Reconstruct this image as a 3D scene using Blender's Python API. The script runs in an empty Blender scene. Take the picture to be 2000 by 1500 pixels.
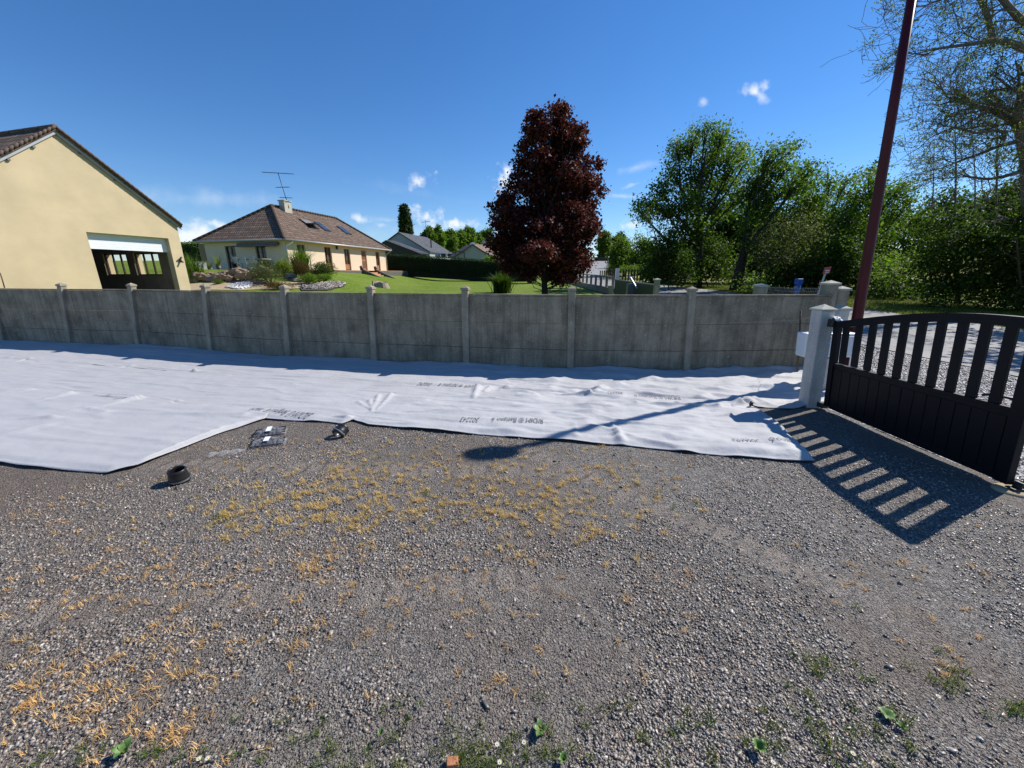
import bpy, bmesh, math, random
import numpy as np
from mathutils import Vector, Matrix
R = math.radians
random.seed(7); rng = np.random.default_rng(7)
scene = bpy.context.scene
col = scene.collection

# ---------------------------------------------------------------- camera
FPX, PITCH, CH = 750.0, 16.0, 1.75          # focal length in px of a 2000 px wide picture
cd = bpy.data.cameras.new('camera'); cam = bpy.data.objects.new('camera', cd); col.objects.link(cam)
cd.sensor_width = 36; cd.lens = 36 * FPX / 2000; cd.clip_start = .05; cd.clip_end = 6000
cam.location = (0, 0, CH); cam.rotation_euler = (R(90 - PITCH), 0, 0)
scene.camera = cam
# ---------------------------------------------------------------- light
SUN_AZ, SUN_EL = 62.3, 42.5                 # azimuth clockwise from +Y
sd = bpy.data.lights.new('sun', 'SUN'); sd.energy = 5.0; sd.angle = R(.53); sd.color = (1, .95, .88)
sun = bpy.data.objects.new('sun', sd); col.objects.link(sun)
sv = Vector((math.sin(R(SUN_AZ)) * math.cos(R(SUN_EL)), math.cos(R(SUN_AZ)) * math.cos(R(SUN_EL)), math.sin(R(SUN_EL))))
sun.rotation_euler = sv.to_track_quat('Z', 'Y').to_euler(); sun.location = sv * 50
scene.view_settings.view_transform = 'Standard'; scene.view_settings.look = 'None'
scene.view_settings.exposure = 0.42; scene.view_settings.gamma = 1
scene.render.engine = 'CYCLES'

pr = R(PITCH)
FW = np.array([0, math.cos(pr), -math.sin(pr)]); UP = np.array([0, math.sin(pr), math.cos(pr)]); RT = np.array([1., 0, 0])
def ray(x, y): return FW + (x - 1000) / FPX * RT - (y - 750) / FPX * UP
def P(x, y, Y):                              # point of the viewing ray at world depth Y
    d = ray(x, y); return np.array([0, 0, CH]) + d * Y / d[1]
def G(x, y, z=0.):                           # point of the viewing ray at height z
    d = ray(x, y); return np.array([0, 0, CH]) + d * (z - CH) / d[2]
def pxm(px, p): return px / FPX * (p[1] * math.cos(pr) - (p[2] - CH) * math.sin(pr))   # px length -> metres at p

# ---------------------------------------------------------------- node helpers
def nn(nt, t, **k):
    n = nt.nodes.new(t)
    for a, b in k.items():
        if a in n.inputs.keys() if isinstance(a, str) else False: n.inputs[a].default_value = b
        else: setattr(n, a, b)
    return n
def world():
    w = bpy.data.worlds.new('World'); scene.world = w; w.use_nodes = True; nt = w.node_tree; nt.nodes.clear()
    L = nt.links.new
    sky = nn(nt, 'ShaderNodeTexSky', sky_type='NISHITA', sun_disc=False, sun_elevation=R(SUN_EL), sun_rotation=R(SUN_AZ))
    sky.altitude = 100; sky.air_density = 1.0; sky.dust_density = .0; sky.ozone_density = 3.4
    hs = nn(nt, 'ShaderNodeHueSaturation'); hs.inputs['Saturation'].default_value = 1.18; hs.inputs['Value'].default_value = 1.0
    tint = nn(nt, 'ShaderNodeMix', data_type='RGBA', blend_type='MULTIPLY'); tint.inputs[0].default_value = 1; tint.inputs[7].default_value = (.90, .96, 1.10, 1)
    L(sky.outputs[0], tint.inputs[6]); L(tint.outputs[2], hs.inputs['Color'])
    tc = nn(nt, 'ShaderNodeTexCoord')
    nrm = nn(nt, 'ShaderNodeVectorMath', operation='NORMALIZE'); L(tc.outputs['Generated'], nrm.inputs[0])
    no = nn(nt, 'ShaderNodeTexNoise'); no.inputs['Scale'].default_value = 16; no.inputs['Detail'].default_value = 7; no.inputs['Roughness'].default_value = .62
    L(nrm.outputs[0], no.inputs['Vector'])
    no2 = nn(nt, 'ShaderNodeTexNoise'); no2.inputs['Scale'].default_value = 45; no2.inputs['Detail'].default_value = 5; L(nrm.outputs[0], no2.inputs['Vector'])
    acc = None
    # azimuth/elevation of each cloud come from rays through it; size in radians, opacity
    C = [(1478,182,26,9,-28,.95,.9),(1496,170,12,10,0,1,.9),(1372,199,9,6,-20,.5,1),(816,354,26,11,18,.95,.9),(990,356,20,20,0,1.3,.8),(832,424,34,14,-10,1.2,.8),(884,441,34,13,5,1.2,.8),
         (368,463,46,22,8,1.5,.7),(432,443,20,10,-30,1.1,.8),(700,427,18,9,0,.8,.9),(745,440,12,6,0,.5,1),(790,446,14,10,0,.9,.8),(1238,436,22,8,0,1.0,.8),(1190,470,60,20,0,.4,1),
         (410,388,150,16,2,.30,1.2),(1245,327,48,7,10,.42,1.1),(1215,383,48,4,-6,.42,1),(1240,360,22,3,14,.4,1),(760,430,60,5,-2,.3,1.1),(840,380,120,10,-8,.10,1.2),(900,455,300,22,0,.28,1.3)]
    for (px, py, a, b, rot, op, soft) in C:
        d = ray(px, py); n_ = np.linalg.norm(d); d = d / n_
        u = np.cross(d, [0, 0, 1.]); u /= np.linalg.norm(u); v = np.cross(u, d)
        c_, s_ = math.cos(R(rot)), math.sin(R(rot)); U = c_ * u + s_ * v; V = -s_ * u + c_ * v
        a, b = a * 1.35, b * 1.4; sa, sb = a / FPX / n_, b / FPX / n_
        du = nn(nt, 'ShaderNodeVectorMath', operation='DOT_PRODUCT'); L(nrm.outputs[0], du.inputs[0]); du.inputs[1].default_value = U / sa
        dv = nn(nt, 'ShaderNodeVectorMath', operation='DOT_PRODUCT'); L(nrm.outputs[0], dv.inputs[0]); dv.inputs[1].default_value = V / sb
        df = nn(nt, 'ShaderNodeVectorMath', operation='DOT_PRODUCT'); L(nrm.outputs[0], df.inputs[0]); df.inputs[1].default_value = d
        cb = nn(nt, 'ShaderNodeCombineXYZ'); L(du.outputs['Value'], cb.inputs[0]); L(dv.outputs['Value'], cb.inputs[1])
        ln = nn(nt, 'ShaderNodeVectorMath', operation='LENGTH'); L(cb.outputs[0], ln.inputs[0])
        # noise-warped radius
        m1 = nn(nt, 'ShaderNodeMath', operation='MULTIPLY_ADD'); L((no2 if a < 60 else no).outputs['Fac'], m1.inputs[0]); m1.inputs[1].default_value = 3.0; L(ln.outputs['Value'], m1.inputs[2])
        mr = nn(nt, 'ShaderNodeMapRange', interpolation_type='SMOOTHSTEP'); L(m1.outputs[0], mr.inputs['Value'])
        mr.inputs['From Min'].default_value = 2.15 + .35; mr.inputs['From Max'].default_value = 2.15 - .35 - soft * .95; mr.inputs['To Min'].default_value = 0; mr.inputs['To Max'].default_value = op
        gt = nn(nt, 'ShaderNodeMath', operation='GREATER_THAN'); L(df.outputs['Value'], gt.inputs[0]); gt.inputs[1].default_value = 0
        mu = nn(nt, 'ShaderNodeMath', operation='MULTIPLY'); L(mr.outputs[0], mu.inputs[0]); L(gt.outputs[0], mu.inputs[1])
        if acc is None: acc = mu
        else:
            mx = nn(nt, 'ShaderNodeMath', operation='MAXIMUM'); L(acc.outputs[0], mx.inputs[0]); L(mu.outputs[0], mx.inputs[1]); acc = mx
    cl = nn(nt, 'ShaderNodeMath', operation='MINIMUM'); L(acc.outputs[0], cl.inputs[0]); cl.inputs[1].default_value = .92
    mix = nn(nt, 'ShaderNodeMix', data_type='RGBA'); L(cl.outputs[0], mix.inputs[0]); L(hs.outputs[0], mix.inputs[6]); mix.inputs[7].default_value = (7.6, 8.0, 8.7, 1)
    bg = nn(nt, 'ShaderNodeBackground'); L(mix.outputs[2], bg.inputs[0]); bg.inputs[1].default_value = .095
    o = nn(nt, 'ShaderNodeOutputWorld'); L(bg.outputs[0], o.inputs[0])
world()

def ramp(nt, fac, stops):
    r = nt.nodes.new('ShaderNodeValToRGB'); e = r.color_ramp.elements
    while len(e) < len(stops): e.new(.5)
    for i, (p, c) in enumerate(stops): e[i].position = p; e[i].color = (*c, 1)
    nt.links.new(fac, r.inputs[0]); return r.outputs[0]
def newmat(name):
    m = bpy.data.materials.new(name); m.use_nodes = True; nt = m.node_tree
    return m, nt, nt.nodes['Principled BSDF'], nt.links.new
def noise(nt, vec, scale, detail=4, rough=.55, dist=0):
    n = nt.nodes.new('ShaderNodeTexNoise'); n.inputs['Scale'].default_value = scale; n.inputs['Detail'].default_value = detail
    n.inputs['Roughness'].default_value = rough; n.inputs['Distortion'].default_value = dist
    if vec is not None: nt.links.new(vec, n.inputs['Vector'])
    return n.outputs['Fac']
def obco(nt, kind='Object'):
    return nt.nodes.new('ShaderNodeTexCoord').outputs[kind]
def bump(nt, h, strength, dist, b, prev=None):
    n = nt.nodes.new('ShaderNodeBump'); n.inputs['Strength'].default_value = strength; n.inputs['Distance'].default_value = dist
    nt.links.new(h, n.inputs['Height'])
    if prev is not None: nt.links.new(prev, n.inputs['Normal'])
    if b is not None: nt.links.new(n.outputs[0], b.inputs['Normal'])
    return n.outputs[0]
def mixc(nt, fac, a, b, mode='MIX'):
    n = nt.nodes.new('ShaderNodeMix'); n.data_type = 'RGBA'; n.blend_type = mode
    for sock, v in ((0, fac), (6, a), (7, b)):
        if hasattr(v, 'links'): nt.links.new(v, n.inputs[sock])
        elif sock == 0: n.inputs[0].default_value = v
        else: n.inputs[sock].default_value = (*v, 1)
    return n.outputs[2]
def mval(nt, op, a, b=None, c=None):
    n = nt.nodes.new('ShaderNodeMath'); n.operation = op
    for i, v in enumerate((a, b, c)):
        if v is None: continue
        if hasattr(v, 'links'): nt.links.new(v, n.inputs[i])
        else: n.inputs[i].default_value = v
    return n.outputs[0]
def simple(name, c, rough=.6, var=.12, scale=3., metal=0, spec=.5, bmp=0, bscale=30, bdist=.01, coat=0):
    m, nt, b, L = newmat(name); co = obco(nt)
    a = tuple(max(0, x * (1 - var)) for x in c); d = tuple(min(1, x * (1 + var)) for x in c)
    L(ramp(nt, noise(nt, co, scale, 6, .6), [(.3, a), (.7, d)]), b.inputs['Base Color'])
    b.inputs['Roughness'].default_value = rough; b.inputs['Metallic'].default_value = metal; b.inputs['Specular IOR Level'].default_value = spec
    b.inputs['Coat Weight'].default_value = coat
    if bmp: bump(nt, noise(nt, co, bscale, 5, .6), bmp, bdist, b)
    return m

M = {}
def leafmat(name, cols, trans=.42, rough=.6, spec=.18):
    """leaves: colour varies leaf by leaf, light passes through"""
    m, nt, b, L = newmat(name)
    g = nt.nodes.new('ShaderNodeNewGeometry'); n = len(cols)
    c = ramp(nt, g.outputs['Random Per Island'], [(i / max(1, n - 1), q) for i, q in enumerate(cols)])
    co = obco(nt); c2 = mixc(nt, mval(nt, 'MULTIPLY', noise(nt, co, .45, 3), 1.0), (.55, .6, .55), (1.3, 1.25, 1.1))
    c = mixc(nt, 1., c, c2, 'MULTIPLY')
    L(c, b.inputs['Base Color']); b.inputs['Roughness'].default_value = rough; b.inputs['Specular IOR Level'].default_value = spec
    t = nt.nodes.new('ShaderNodeBsdfTranslucent'); cc = mixc(nt, 1., c, (1.5, 1.7, .7) if cols[0][1] > cols[0][0] else (1.35, 1.05, .6), 'MULTIPLY'); L(cc, t.inputs[0])
    mx = nt.nodes.new('ShaderNodeMixShader'); mx.inputs[0].default_value = trans
    L(b.outputs[0], mx.inputs[1]); L(t.outputs[0], mx.inputs[2]); L(mx.outputs[0], nt.nodes['Material Output'].inputs[0])
    return m
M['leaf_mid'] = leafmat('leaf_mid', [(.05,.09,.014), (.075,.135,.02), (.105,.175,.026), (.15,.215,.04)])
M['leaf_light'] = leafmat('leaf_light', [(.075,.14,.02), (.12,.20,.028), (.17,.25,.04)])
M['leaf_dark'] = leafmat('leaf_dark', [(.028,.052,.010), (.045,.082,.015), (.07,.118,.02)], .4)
M['leaf_red'] = leafmat('leaf_red', [(.02,.009,.013), (.05,.015,.020), (.10,.026,.030), (.15,.045,.042), (.028,.012,.016)], .28, .6, .15)
M['leaf_grey'] = leafmat('leaf_grey', [(.05,.07,.035), (.08,.10,.05), (.12,.13,.06)])
M['leaf_ash'] = leafmat('leaf_ash', [(.08,.12,.03), (.13,.18,.05), (.22,.26,.11)])
M['leaf_hedge'] = leafmat('leaf_hedge', [(.012,.032,.008), (.02,.05,.01), (.035,.075,.012)], .15)
M['leaf_yellow'] = leafmat('leaf_yellow', [(.16,.2,.02), (.25,.28,.03), (.10,.15,.02)])
M['leaf_brown'] = leafmat('leaf_brown', [(.07,.07,.02), (.12,.07,.03), (.05,.07,.02)])
M['leaf_poplar'] = leafmat('leaf_poplar', [(.02,.04,.015), (.035,.06,.02), (.05,.08,.03)], .2)
M['dry_blade'] = leafmat('dry_blade', [(.60,.33,.12), (.74,.48,.22), (.78,.56,.30), (.50,.33,.13)], .3, .6, .2)
M['yel_blade'] = leafmat('yel_blade', [(.74,.52,.19), (.80,.62,.30), (.70,.46,.17), (.42,.38,.10)], .3, .6, .2)
M['green_blade'] = leafmat('green_blade', [(.05,.09,.02), (.08,.14,.025), (.14,.18,.04), (.25,.22,.07)], .3, .6, .2)
M['lawn_blade'] = leafmat('lawn_blade', [(.10,.16,.02), (.15,.19,.03), (.22,.2,.06), (.07,.12,.02)], .3, .6, .2)

def m_bark(name, a, b_):
    m, nt, b, L = newmat(name); co = obco(nt)
    mp = nt.nodes.new('ShaderNodeMapping'); mp.inputs['Scale'].default_value = (1, 1, .25); L(co, mp.inputs[0])
    f = noise(nt, mp.outputs[0], 22, 6, .7); L(ramp(nt, f, [(.3, a), (.7, b_)]), b.inputs['Base Color'])
    b.inputs['Roughness'].default_value = .9; bump(nt, f, .6, .02, b); return m
M['bark'] = m_bark('bark', (.035,.028,.02), (.10,.085,.065)); M['bark_dark'] = m_bark('bark_dark', (.015,.012,.01), (.045,.038,.03))
M['bark_pale'] = m_bark('bark_pale', (.07,.06,.045), (.2,.175,.14))

def m_concrete(name, a, b_, streak=.5, spots=True):
    m, nt, b, L = newmat(name); co = obco(nt, 'Object')
    f = noise(nt, co, 2.2, 8, .65); c = ramp(nt, f, [(.28, a), (.72, b_)])
    mp = nt.nodes.new('ShaderNodeMapping'); mp.inputs['Scale'].default_value = (9, 9, .7); L(co, mp.inputs[0])
    st = noise(nt, mp.outputs[0], 1.3, 6, .7); c = mixc(nt, mval(nt, 'MULTIPLY', ramp(nt, st, [(.42, (0,0,0)), (.68, (1,1,1))]), streak), c, tuple(x * .42 for x in a))
    sp = noise(nt, co, 55, 3, .6); c = mixc(nt, ramp(nt, sp, [(.62, (0,0,0)), (.72, (1,1,1))]), c, tuple(min(1, x * 1.5) for x in b_))
    if spots:
        v = nt.nodes.new('ShaderNodeTexVoronoi'); v.inputs['Scale'].default_value = 5.5; L(co, v.inputs['Vector'])
        c = mixc(nt, ramp(nt, v.outputs['Distance'], [(.055, (.8,.8,.8)), (.085, (0,0,0))]), c, (.46,.42,.34))
    L(c, b.inputs['Base Color']); b.inputs['Roughness'].default_value = .92; b.inputs['Specular IOR Level'].default_value = .25
    bn = bump(nt, sp, .35, .004, None); bump(nt, noise(nt, co, 240, 3), .25, .002, b, bn); return m
M['concrete'] = m_concrete('concrete', (.135,.115,.082), (.39,.335,.245))
M['concrete_post'] = m_concrete('concrete_post', (.20,.175,.13), (.42,.37,.28), .35)
M['concrete_white'] = m_concrete('concrete_white', (.40,.385,.36), (.58,.56,.52), .3, False)
M['concrete_cap'] = m_concrete('concrete_cap', (.36,.35,.30), (.52,.50,.42), .2, False)

TRACKS = [(tuple(G(60, 1195)[:2]), tuple(G(1200, 1125)[:2])), (tuple(G(230, 905)[:2]), tuple(G(1200, 925)[:2])), (tuple(G(1270, 985)[:2]), tuple(G(1830, 1230)[:2]))]
def m_ground():
    """crushed slate trodden into brown dirt"""
    m, nt, b, L = newmat('gravel_ground'); co = obco(nt)
    def vor(s, feat='F1'):
        v = nt.nodes.new('ShaderNodeTexVoronoi'); v.inputs['Scale'].default_value = s; v.feature = feat; L(wp, v.inputs['Vector']); return v
    wn = nt.nodes.new('ShaderNodeTexNoise'); wn.inputs['Scale'].default_value = 14; L(co, wn.inputs['Vector'])
    wv = nt.nodes.new('ShaderNodeVectorMath'); wv.operation = 'MULTIPLY_ADD'; L(wn.outputs['Color'], wv.inputs[0]); wv.inputs[1].default_value = (.03, .03, 0); L(co, wv.inputs[2]); wp = wv.outputs[0]
    v1 = vor(85); v2 = vor(170)
    sep = nt.nodes.new('ShaderNodeSeparateColor'); L(v1.outputs['Color'], sep.inputs[0])
    sep2 = nt.nodes.new('ShaderNodeSeparateColor'); L(v2.outputs['Color'], sep2.inputs[0])
    st = [(0, (.04,.037,.034)), (.3, (.12,.11,.10)), (.55, (.25,.228,.205)), (.8, (.40,.37,.33)), (.94, (.30,.22,.15)), (1, (.58,.54,.46))]
    c1 = ramp(nt, sep.outputs[0], st); c2 = ramp(nt, sep2.outputs[0], [(0, (.06,.059,.058)), (.5, (.18,.176,.17)), (1, (.40,.385,.36))])
    c = mixc(nt, .5, c1, c2)
    dirt = noise(nt, co, .55, 6, .6, .3); d2 = noise(nt, co, 3.2, 5, .65)
    dm = ramp(nt, mval(nt, 'MULTIPLY_ADD', d2, .5, dirt), [(.62, (0,0,0)), (.88, (1,1,1))])
    dc = ramp(nt, noise(nt, co, 40, 6, .7), [(.3, (.11,.089,.073)), (.7, (.25,.207,.17))])
    dirtm = mval(nt, 'MULTIPLY', dm, .85)
    c = mixc(nt, dirtm, c, dc)
    # warmer towards the left side of the yard
    sx = nt.nodes.new('ShaderNodeSeparateXYZ'); L(co, sx.inputs[0])
    wl = nt.nodes.new('ShaderNodeMapRange'); L(sx.outputs[0], wl.inputs[0]); wl.inputs[1].default_value = 1.5; wl.inputs[2].default_value = -4; wl.inputs[4].default_value = .9
    c = mixc(nt, mval(nt, 'MULTIPLY', wl.outputs[0], noise(nt, co, 2.3, 5, .7)), c, (.17,.13,.10))
    for (ax, ay), (bx, by) in TRACKS:                          # tyre tracks: a row of pressed tread blocks
        l_ = math.hypot(bx - ax, by - ay); tx, ty = (bx - ax) / l_, (by - ay) / l_
        al = mval(nt, 'ADD', mval(nt, 'MULTIPLY', mval(nt, 'SUBTRACT', sx.outputs[0], ax), tx), mval(nt, 'MULTIPLY', mval(nt, 'SUBTRACT', sx.outputs[1], ay), ty))
        ac = mval(nt, 'ABSOLUTE', mval(nt, 'ADD', mval(nt, 'MULTIPLY', mval(nt, 'SUBTRACT', sx.outputs[0], ax), -ty), mval(nt, 'MULTIPLY', mval(nt, 'SUBTRACT', sx.outputs[1], ay), tx)))
        wob = mval(nt, 'MULTIPLY_ADD', noise(nt, co, 6, 5, .7), .22, -.11)
        m_in = nt.nodes.new('ShaderNodeMapRange'); m_in.interpolation_type = 'SMOOTHSTEP'; L(mval(nt, 'ADD', ac, wob), m_in.inputs[0]); m_in.inputs[1].default_value = .13; m_in.inputs[2].default_value = .08
        ends = nt.nodes.new('ShaderNodeMapRange'); L(al, ends.inputs[0]); ends.inputs[1].default_value = l_; ends.inputs[2].default_value = l_ * .8
        fr = mval(nt, 'ABSOLUTE', mval(nt, 'SUBTRACT', mval(nt, 'FRACT', mval(nt, 'DIVIDE', mval(nt, 'ADD', al, wob), .155)), .5))
        blk = nt.nodes.new('ShaderNodeMapRange'); blk.interpolation_type = 'SMOOTHSTEP'; L(fr, blk.inputs[0]); blk.inputs[1].default_value = .46; blk.inputs[2].default_value = .36
        pat = ramp(nt, noise(nt, co, 3.3, 6, .75), [(.36, (0,0,0)), (.56, (1,1,1))])
        mk = mval(nt, 'MULTIPLY', mval(nt, 'MULTIPLY', m_in.outputs[0], ends.outputs[0]), pat)
        c = mixc(nt, mval(nt, 'MULTIPLY', mval(nt, 'MULTIPLY', mk, blk.outputs[0]), .75), c, (.30,.255,.215))
        c = mixc(nt, mval(nt, 'MULTIPLY', mval(nt, 'MULTIPLY', mk, mval(nt, 'SUBTRACT', 1., blk.outputs[0])), .38), c, (.05,.043,.038))
    L(c, b.inputs['Base Color']); b.inputs['Roughness'].default_value = .85; b.inputs['Specular IOR Level'].default_value = .35
    h = mval(nt, 'MULTIPLY', v1.outputs['Distance'], -1.0); h2 = mval(nt, 'MULTIPLY', v2.outputs['Distance'], -1.0)
    n1 = bump(nt, h, .9, .02, None); n2 = bump(nt, h2, .7, .010, None, n1); bump(nt, noise(nt, co, 7, 5, .6), .5, .03, b, n2)
    return m
M['ground'] = m_ground()
def m_verge():
    m, nt, b, L = newmat('apron_gravel'); co = obco(nt)
    v = nt.nodes.new('ShaderNodeTexVoronoi'); v.inputs['Scale'].default_value = 34; L(co, v.inputs['Vector'])
    sep = nt.nodes.new('ShaderNodeSeparateColor'); L(v.outputs['Color'], sep.inputs[0])
    L(ramp(nt, sep.outputs[0], [(0, (.16,.16,.17)), (.5, (.34,.34,.35)), (1, (.6,.6,.6))]), b.inputs['Base Color'])
    b.inputs['Roughness'].default_value = .8; bump(nt, mval(nt, 'MULTIPLY', v.outputs['Distance'], -1.), 1, .04, b); return m
M['apron'] = m_verge()
def m_asphalt():
    m, nt, b, L = newmat('asphalt'); co = obco(nt)
    c = ramp(nt, noise(nt, co, .8, 7, .6), [(.3, (.17,.168,.165)), (.7, (.27,.262,.252))])
    c = mixc(nt, ramp(nt, noise(nt, co, 60, 3), [(.5, (0,0,0)), (.75, (1,1,1))]), c, (.34,.33,.31))
    L(c, b.inputs['Base Color']); b.inputs['Roughness'].default_value = .85; bump(nt, noise(nt, co, 90, 3), .4, .01, b); return m
M['asphalt'] = m_asphalt()
def m_grass():
    m, nt, b, L = newmat('grass_ground'); co = obco(nt)
    c = ramp(nt, noise(nt, co, 6, 8, .7), [(.3, (.045,.09,.008)), (.5, (.12,.19,.016)), (.7, (.24,.30,.04))])
    c = mixc(nt, ramp(nt, noise(nt, co, .35, 5, .6), [(.4, (0,0,0)), (.7, (.7,.7,.7))]), c, (.20,.235,.045))
    sx = nt.nodes.new('ShaderNodeSeparateXYZ'); L(co, sx.inputs[0])
    vg = nt.nodes.new('ShaderNodeMapRange'); L(sx.outputs[0], vg.inputs[0]); vg.inputs[1].default_value = 12; vg.inputs[2].default_value = 15
    dry = mval(nt, 'MULTIPLY', vg.outputs[0], ramp(nt, noise(nt, co, 1.2, 6, .7), [(.35, (0,0,0)), (.6, (.85,.85,.85))]))
    c = mixc(nt, dry, c, (.24,.19,.07))
    L(c, b.inputs['Base Color']); b.inputs['Roughness'].default_value = .9; b.inputs['Specular IOR Level'].default_value = .15
    bump(nt, noise(nt, co, 14, 8, .8), .9, .08, b); return m
M['grass'] = m_grass()
def m_fabric():
    m, nt, b, L = newmat('geotextile'); co = obco(nt)
    f = noise(nt, co, 1.6, 7, .62); c = ramp(nt, f, [(.3, (.37,.37,.38)), (.7, (.475,.475,.48))])
    mp = nt.nodes.new('ShaderNodeMapping'); mp.inputs['Scale'].default_value = (.35, 6, 1); mp.inputs['Rotation'].default_value = (0, 0, R(-8)); L(co, mp.inputs[0])
    s = noise(nt, mp.outputs[0], 6, 6, .7); c = mixc(nt, ramp(nt, s, [(.5, (0,0,0)), (.8, (.4,.4,.4))]), c, (.285,.29,.305))
    d = noise(nt, co, .9, 5, .6); c = mixc(nt, ramp(nt, d, [(.6, (0,0,0)), (.72, (.35,.35,.35))]), c, (.48,.43,.37))
    sx = nt.nodes.new('ShaderNodeSeparateXYZ'); L(co, sx.inputs[0])   # the sheets turn greyer towards the left
    ds = nt.nodes.new('ShaderNodeMapRange'); L(mval(nt, 'MULTIPLY_ADD', noise(nt, co, .5, 4), 3., sx.outputs[0]), ds.inputs[0]); ds.inputs[1].default_value = 2.2; ds.inputs[2].default_value = -3; ds.inputs[4].default_value = .7
    c = mixc(nt, ds.outputs[0], c, (.34,.34,.355))
    L(c, b.inputs['Base Color']); b.inputs['Roughness'].default_value = .7; b.inputs['Specular IOR Level'].default_value = .3; b.inputs['Sheen Weight'].default_value = .15
    n1 = bump(nt, noise(nt, co, 5, 6, .6), .35, .04, None)
    n2 = bump(nt, s, .25, .012, None, n1)
    bump(nt, noise(nt, co, 260, 3), .3, .003, b, n2); return m
M['fabric'] = m_fabric()
M['ink'] = simple('printed_ink', (.15,.155,.18), .8, .3, 40)
M['gate'] = simple('anthracite_paint', (.0045,.005,.008), .5, .1, 3, spec=.22, bmp=.08, bscale=300, bdist=.001)
M['black_rubber'] = simple('black_rubber', (.012,.012,.013), .35, .2, 12)
M['pole_red'] = simple('pole_red', (.065,.0035,.008), .45, .18, 2.5, spec=.3)
M['render_yellow'] = simple('render_yellow', (.53,.43,.265), .92, .11, .9, bmp=.25, bscale=90, bdist=.006)
M['render_cream'] = simple('render_cream', (.66,.54,.385), .92, .05, .8, bmp=.2, bscale=60, bdist=.006)
M['render_grey'] = simple('render_grey', (.36,.38,.37), .9, .06, .8)
M['render_beige'] = simple('render_beige', (.42,.40,.33), .9, .06, .8)
M['inner_wall'] = simple('bare_block_wall', (.20,.165,.12), .95, .2, 2, bmp=.4, bscale=12)
M['floor_slab'] = simple('floor_slab', (.16,.15,.14), .9, .15, 2)
M['white_pvc'] = simple('white_pvc', (.72,.74,.76), .4, .03, 3)
M['white_box'] = simple('white_box', (.66,.70,.74), .35, .04, 4)
M['dark_wood'] = simple('dark_wood', (.035,.018,.012), .5, .3, 6)
M['brown_wood'] = simple('brown_wood', (.16,.07,.03), .5, .25, 6)
M['orange_wood'] = simple('orange_wood', (.34,.15,.05), .5, .2, 6)
M['zinc'] = simple('zinc', (.38,.38,.37), .45, .1, 3, metal=.3)
M['soffit'] = simple('soffit_grey', (.16,.15,.15), .6, .1, 3)
M['grey_metal'] = simple('grey_metal', (.24,.25,.26), .4, .1, 3, metal=.5)
M['silver'] = simple('silver_metal', (.55,.56,.58), .35, .05, 3, metal=.6)
M['dark_metal'] = simple('dark_metal', (.03,.03,.032), .45, .1, 3, metal=.2)
M['rust'] = simple('rusty_rod', (.11,.075,.05), .85, .4, 25)
M['green_panel'] = simple('green_grey_panel', (.028,.04,.034), .5, .1, 2)
M['blue_paint'] = simple('blue_paint', (.015,.10,.42), .4, .1, 4)
M['red_paint'] = simple('red_paint', (.45,.06,.07), .4, .1, 4)
M['white_paint'] = simple('white_paint', (.75,.75,.74), .5, .05, 4)
M['silver_car'] = simple('silver_car_paint', (.36,.39,.42), .25, .03, 2, metal=.4, coat=.5)
M['curtain'] = simple('curtain', (.5,.46,.38), .9, .1, 14)
M['grey_fence'] = simple('grey_fence', (.42,.43,.44), .7, .05, 3)
M['barn_wood'] = simple('barn_wood', (.045,.038,.032), .9, .3, 4)
M['terracotta'] = simple('terracotta', (.50,.26,.13), .8, .12, 9, bmp=.2)
M['stone_dark'] = simple('stone_dark', (.11,.105,.09), .9, .25, 6, bmp=.4, bscale=20)
M['stone_tan'] = simple('stone_tan', (.24,.175,.11), .9, .28, 3.5, bmp=.6, bscale=9, bdist=.05)
M['stone_grey'] = simple('stone_grey', (.17,.16,.14), .9, .2, 3.5, bmp=.6, bscale=9, bdist=.05)
M['pebble'] = simple('pebble', (.62,.62,.60), .8, .1, 3)
M['sand'] = simple('sand_path', (.38,.29,.17), .95, .15, 5, bmp=.3)
M['mulch'] = simple('slate_mulch', (.06,.058,.06), .9, .4, 30, bmp=1, bscale=25, bdist=.05)
M['pot'] = simple('plant_pot', (.05,.04,.04), .5, .2, 3)
M['stump'] = simple('stump_wood', (.30,.24,.18), .9, .35, 8, bmp=.5, bscale=15)
M['awning'] = simple('awning_box', (.10,.10,.105), .6, .1, 3)
M['brick'] = simple('brick_fragment', (.40,.17,.08), .9, .2, 30, bmp=.4, bscale=80)
M['petal'] = simple('petal', (.6,.6,.57), .6, .03, 30)
M['petal_core'] = simple('petal_core', (.75,.5,.03), .7, .1, 30)
M['string'] = simple('string', (.35,.33,.28), .9, .1, 10)
M['rag'] = simple('white_rag', (.8,.8,.82), .9, .04, 20)
M['lamp_glass'] = simple('lamp_glass', (.5,.5,.5), .3, .05, 4)
M['label_paper'] = simple('label_paper', (.75,.78,.82), .4, .03, 20)
M['table'] = simple('garden_table', (.30,.26,.23), .7, .15, 4)
def m_glass(name, tint=(1, 1, 1), base=(.02,.025,.03), amount=.6):
    m, nt, b, L = newmat(name); b.inputs['Base Color'].default_value = (*base, 1); b.inputs['Roughness'].default_value = .04; b.inputs['Specular IOR Level'].default_value = .8
    t = nt.nodes.new('ShaderNodeBsdfTransparent'); t.inputs[0].default_value = (*tint, 1)
    mx = nt.nodes.new('ShaderNodeMixShader'); mx.inputs[0].default_value = amount
    L(b.outputs[0], mx.inputs[1]); L(t.outputs[0], mx.inputs[2]); L(mx.outputs[0], nt.nodes['Material Output'].inputs[0]); return m
M['glass'] = m_glass('window_glass'); M['glass_clear'] = m_glass('window_glass_clear', amount=.88)
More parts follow.
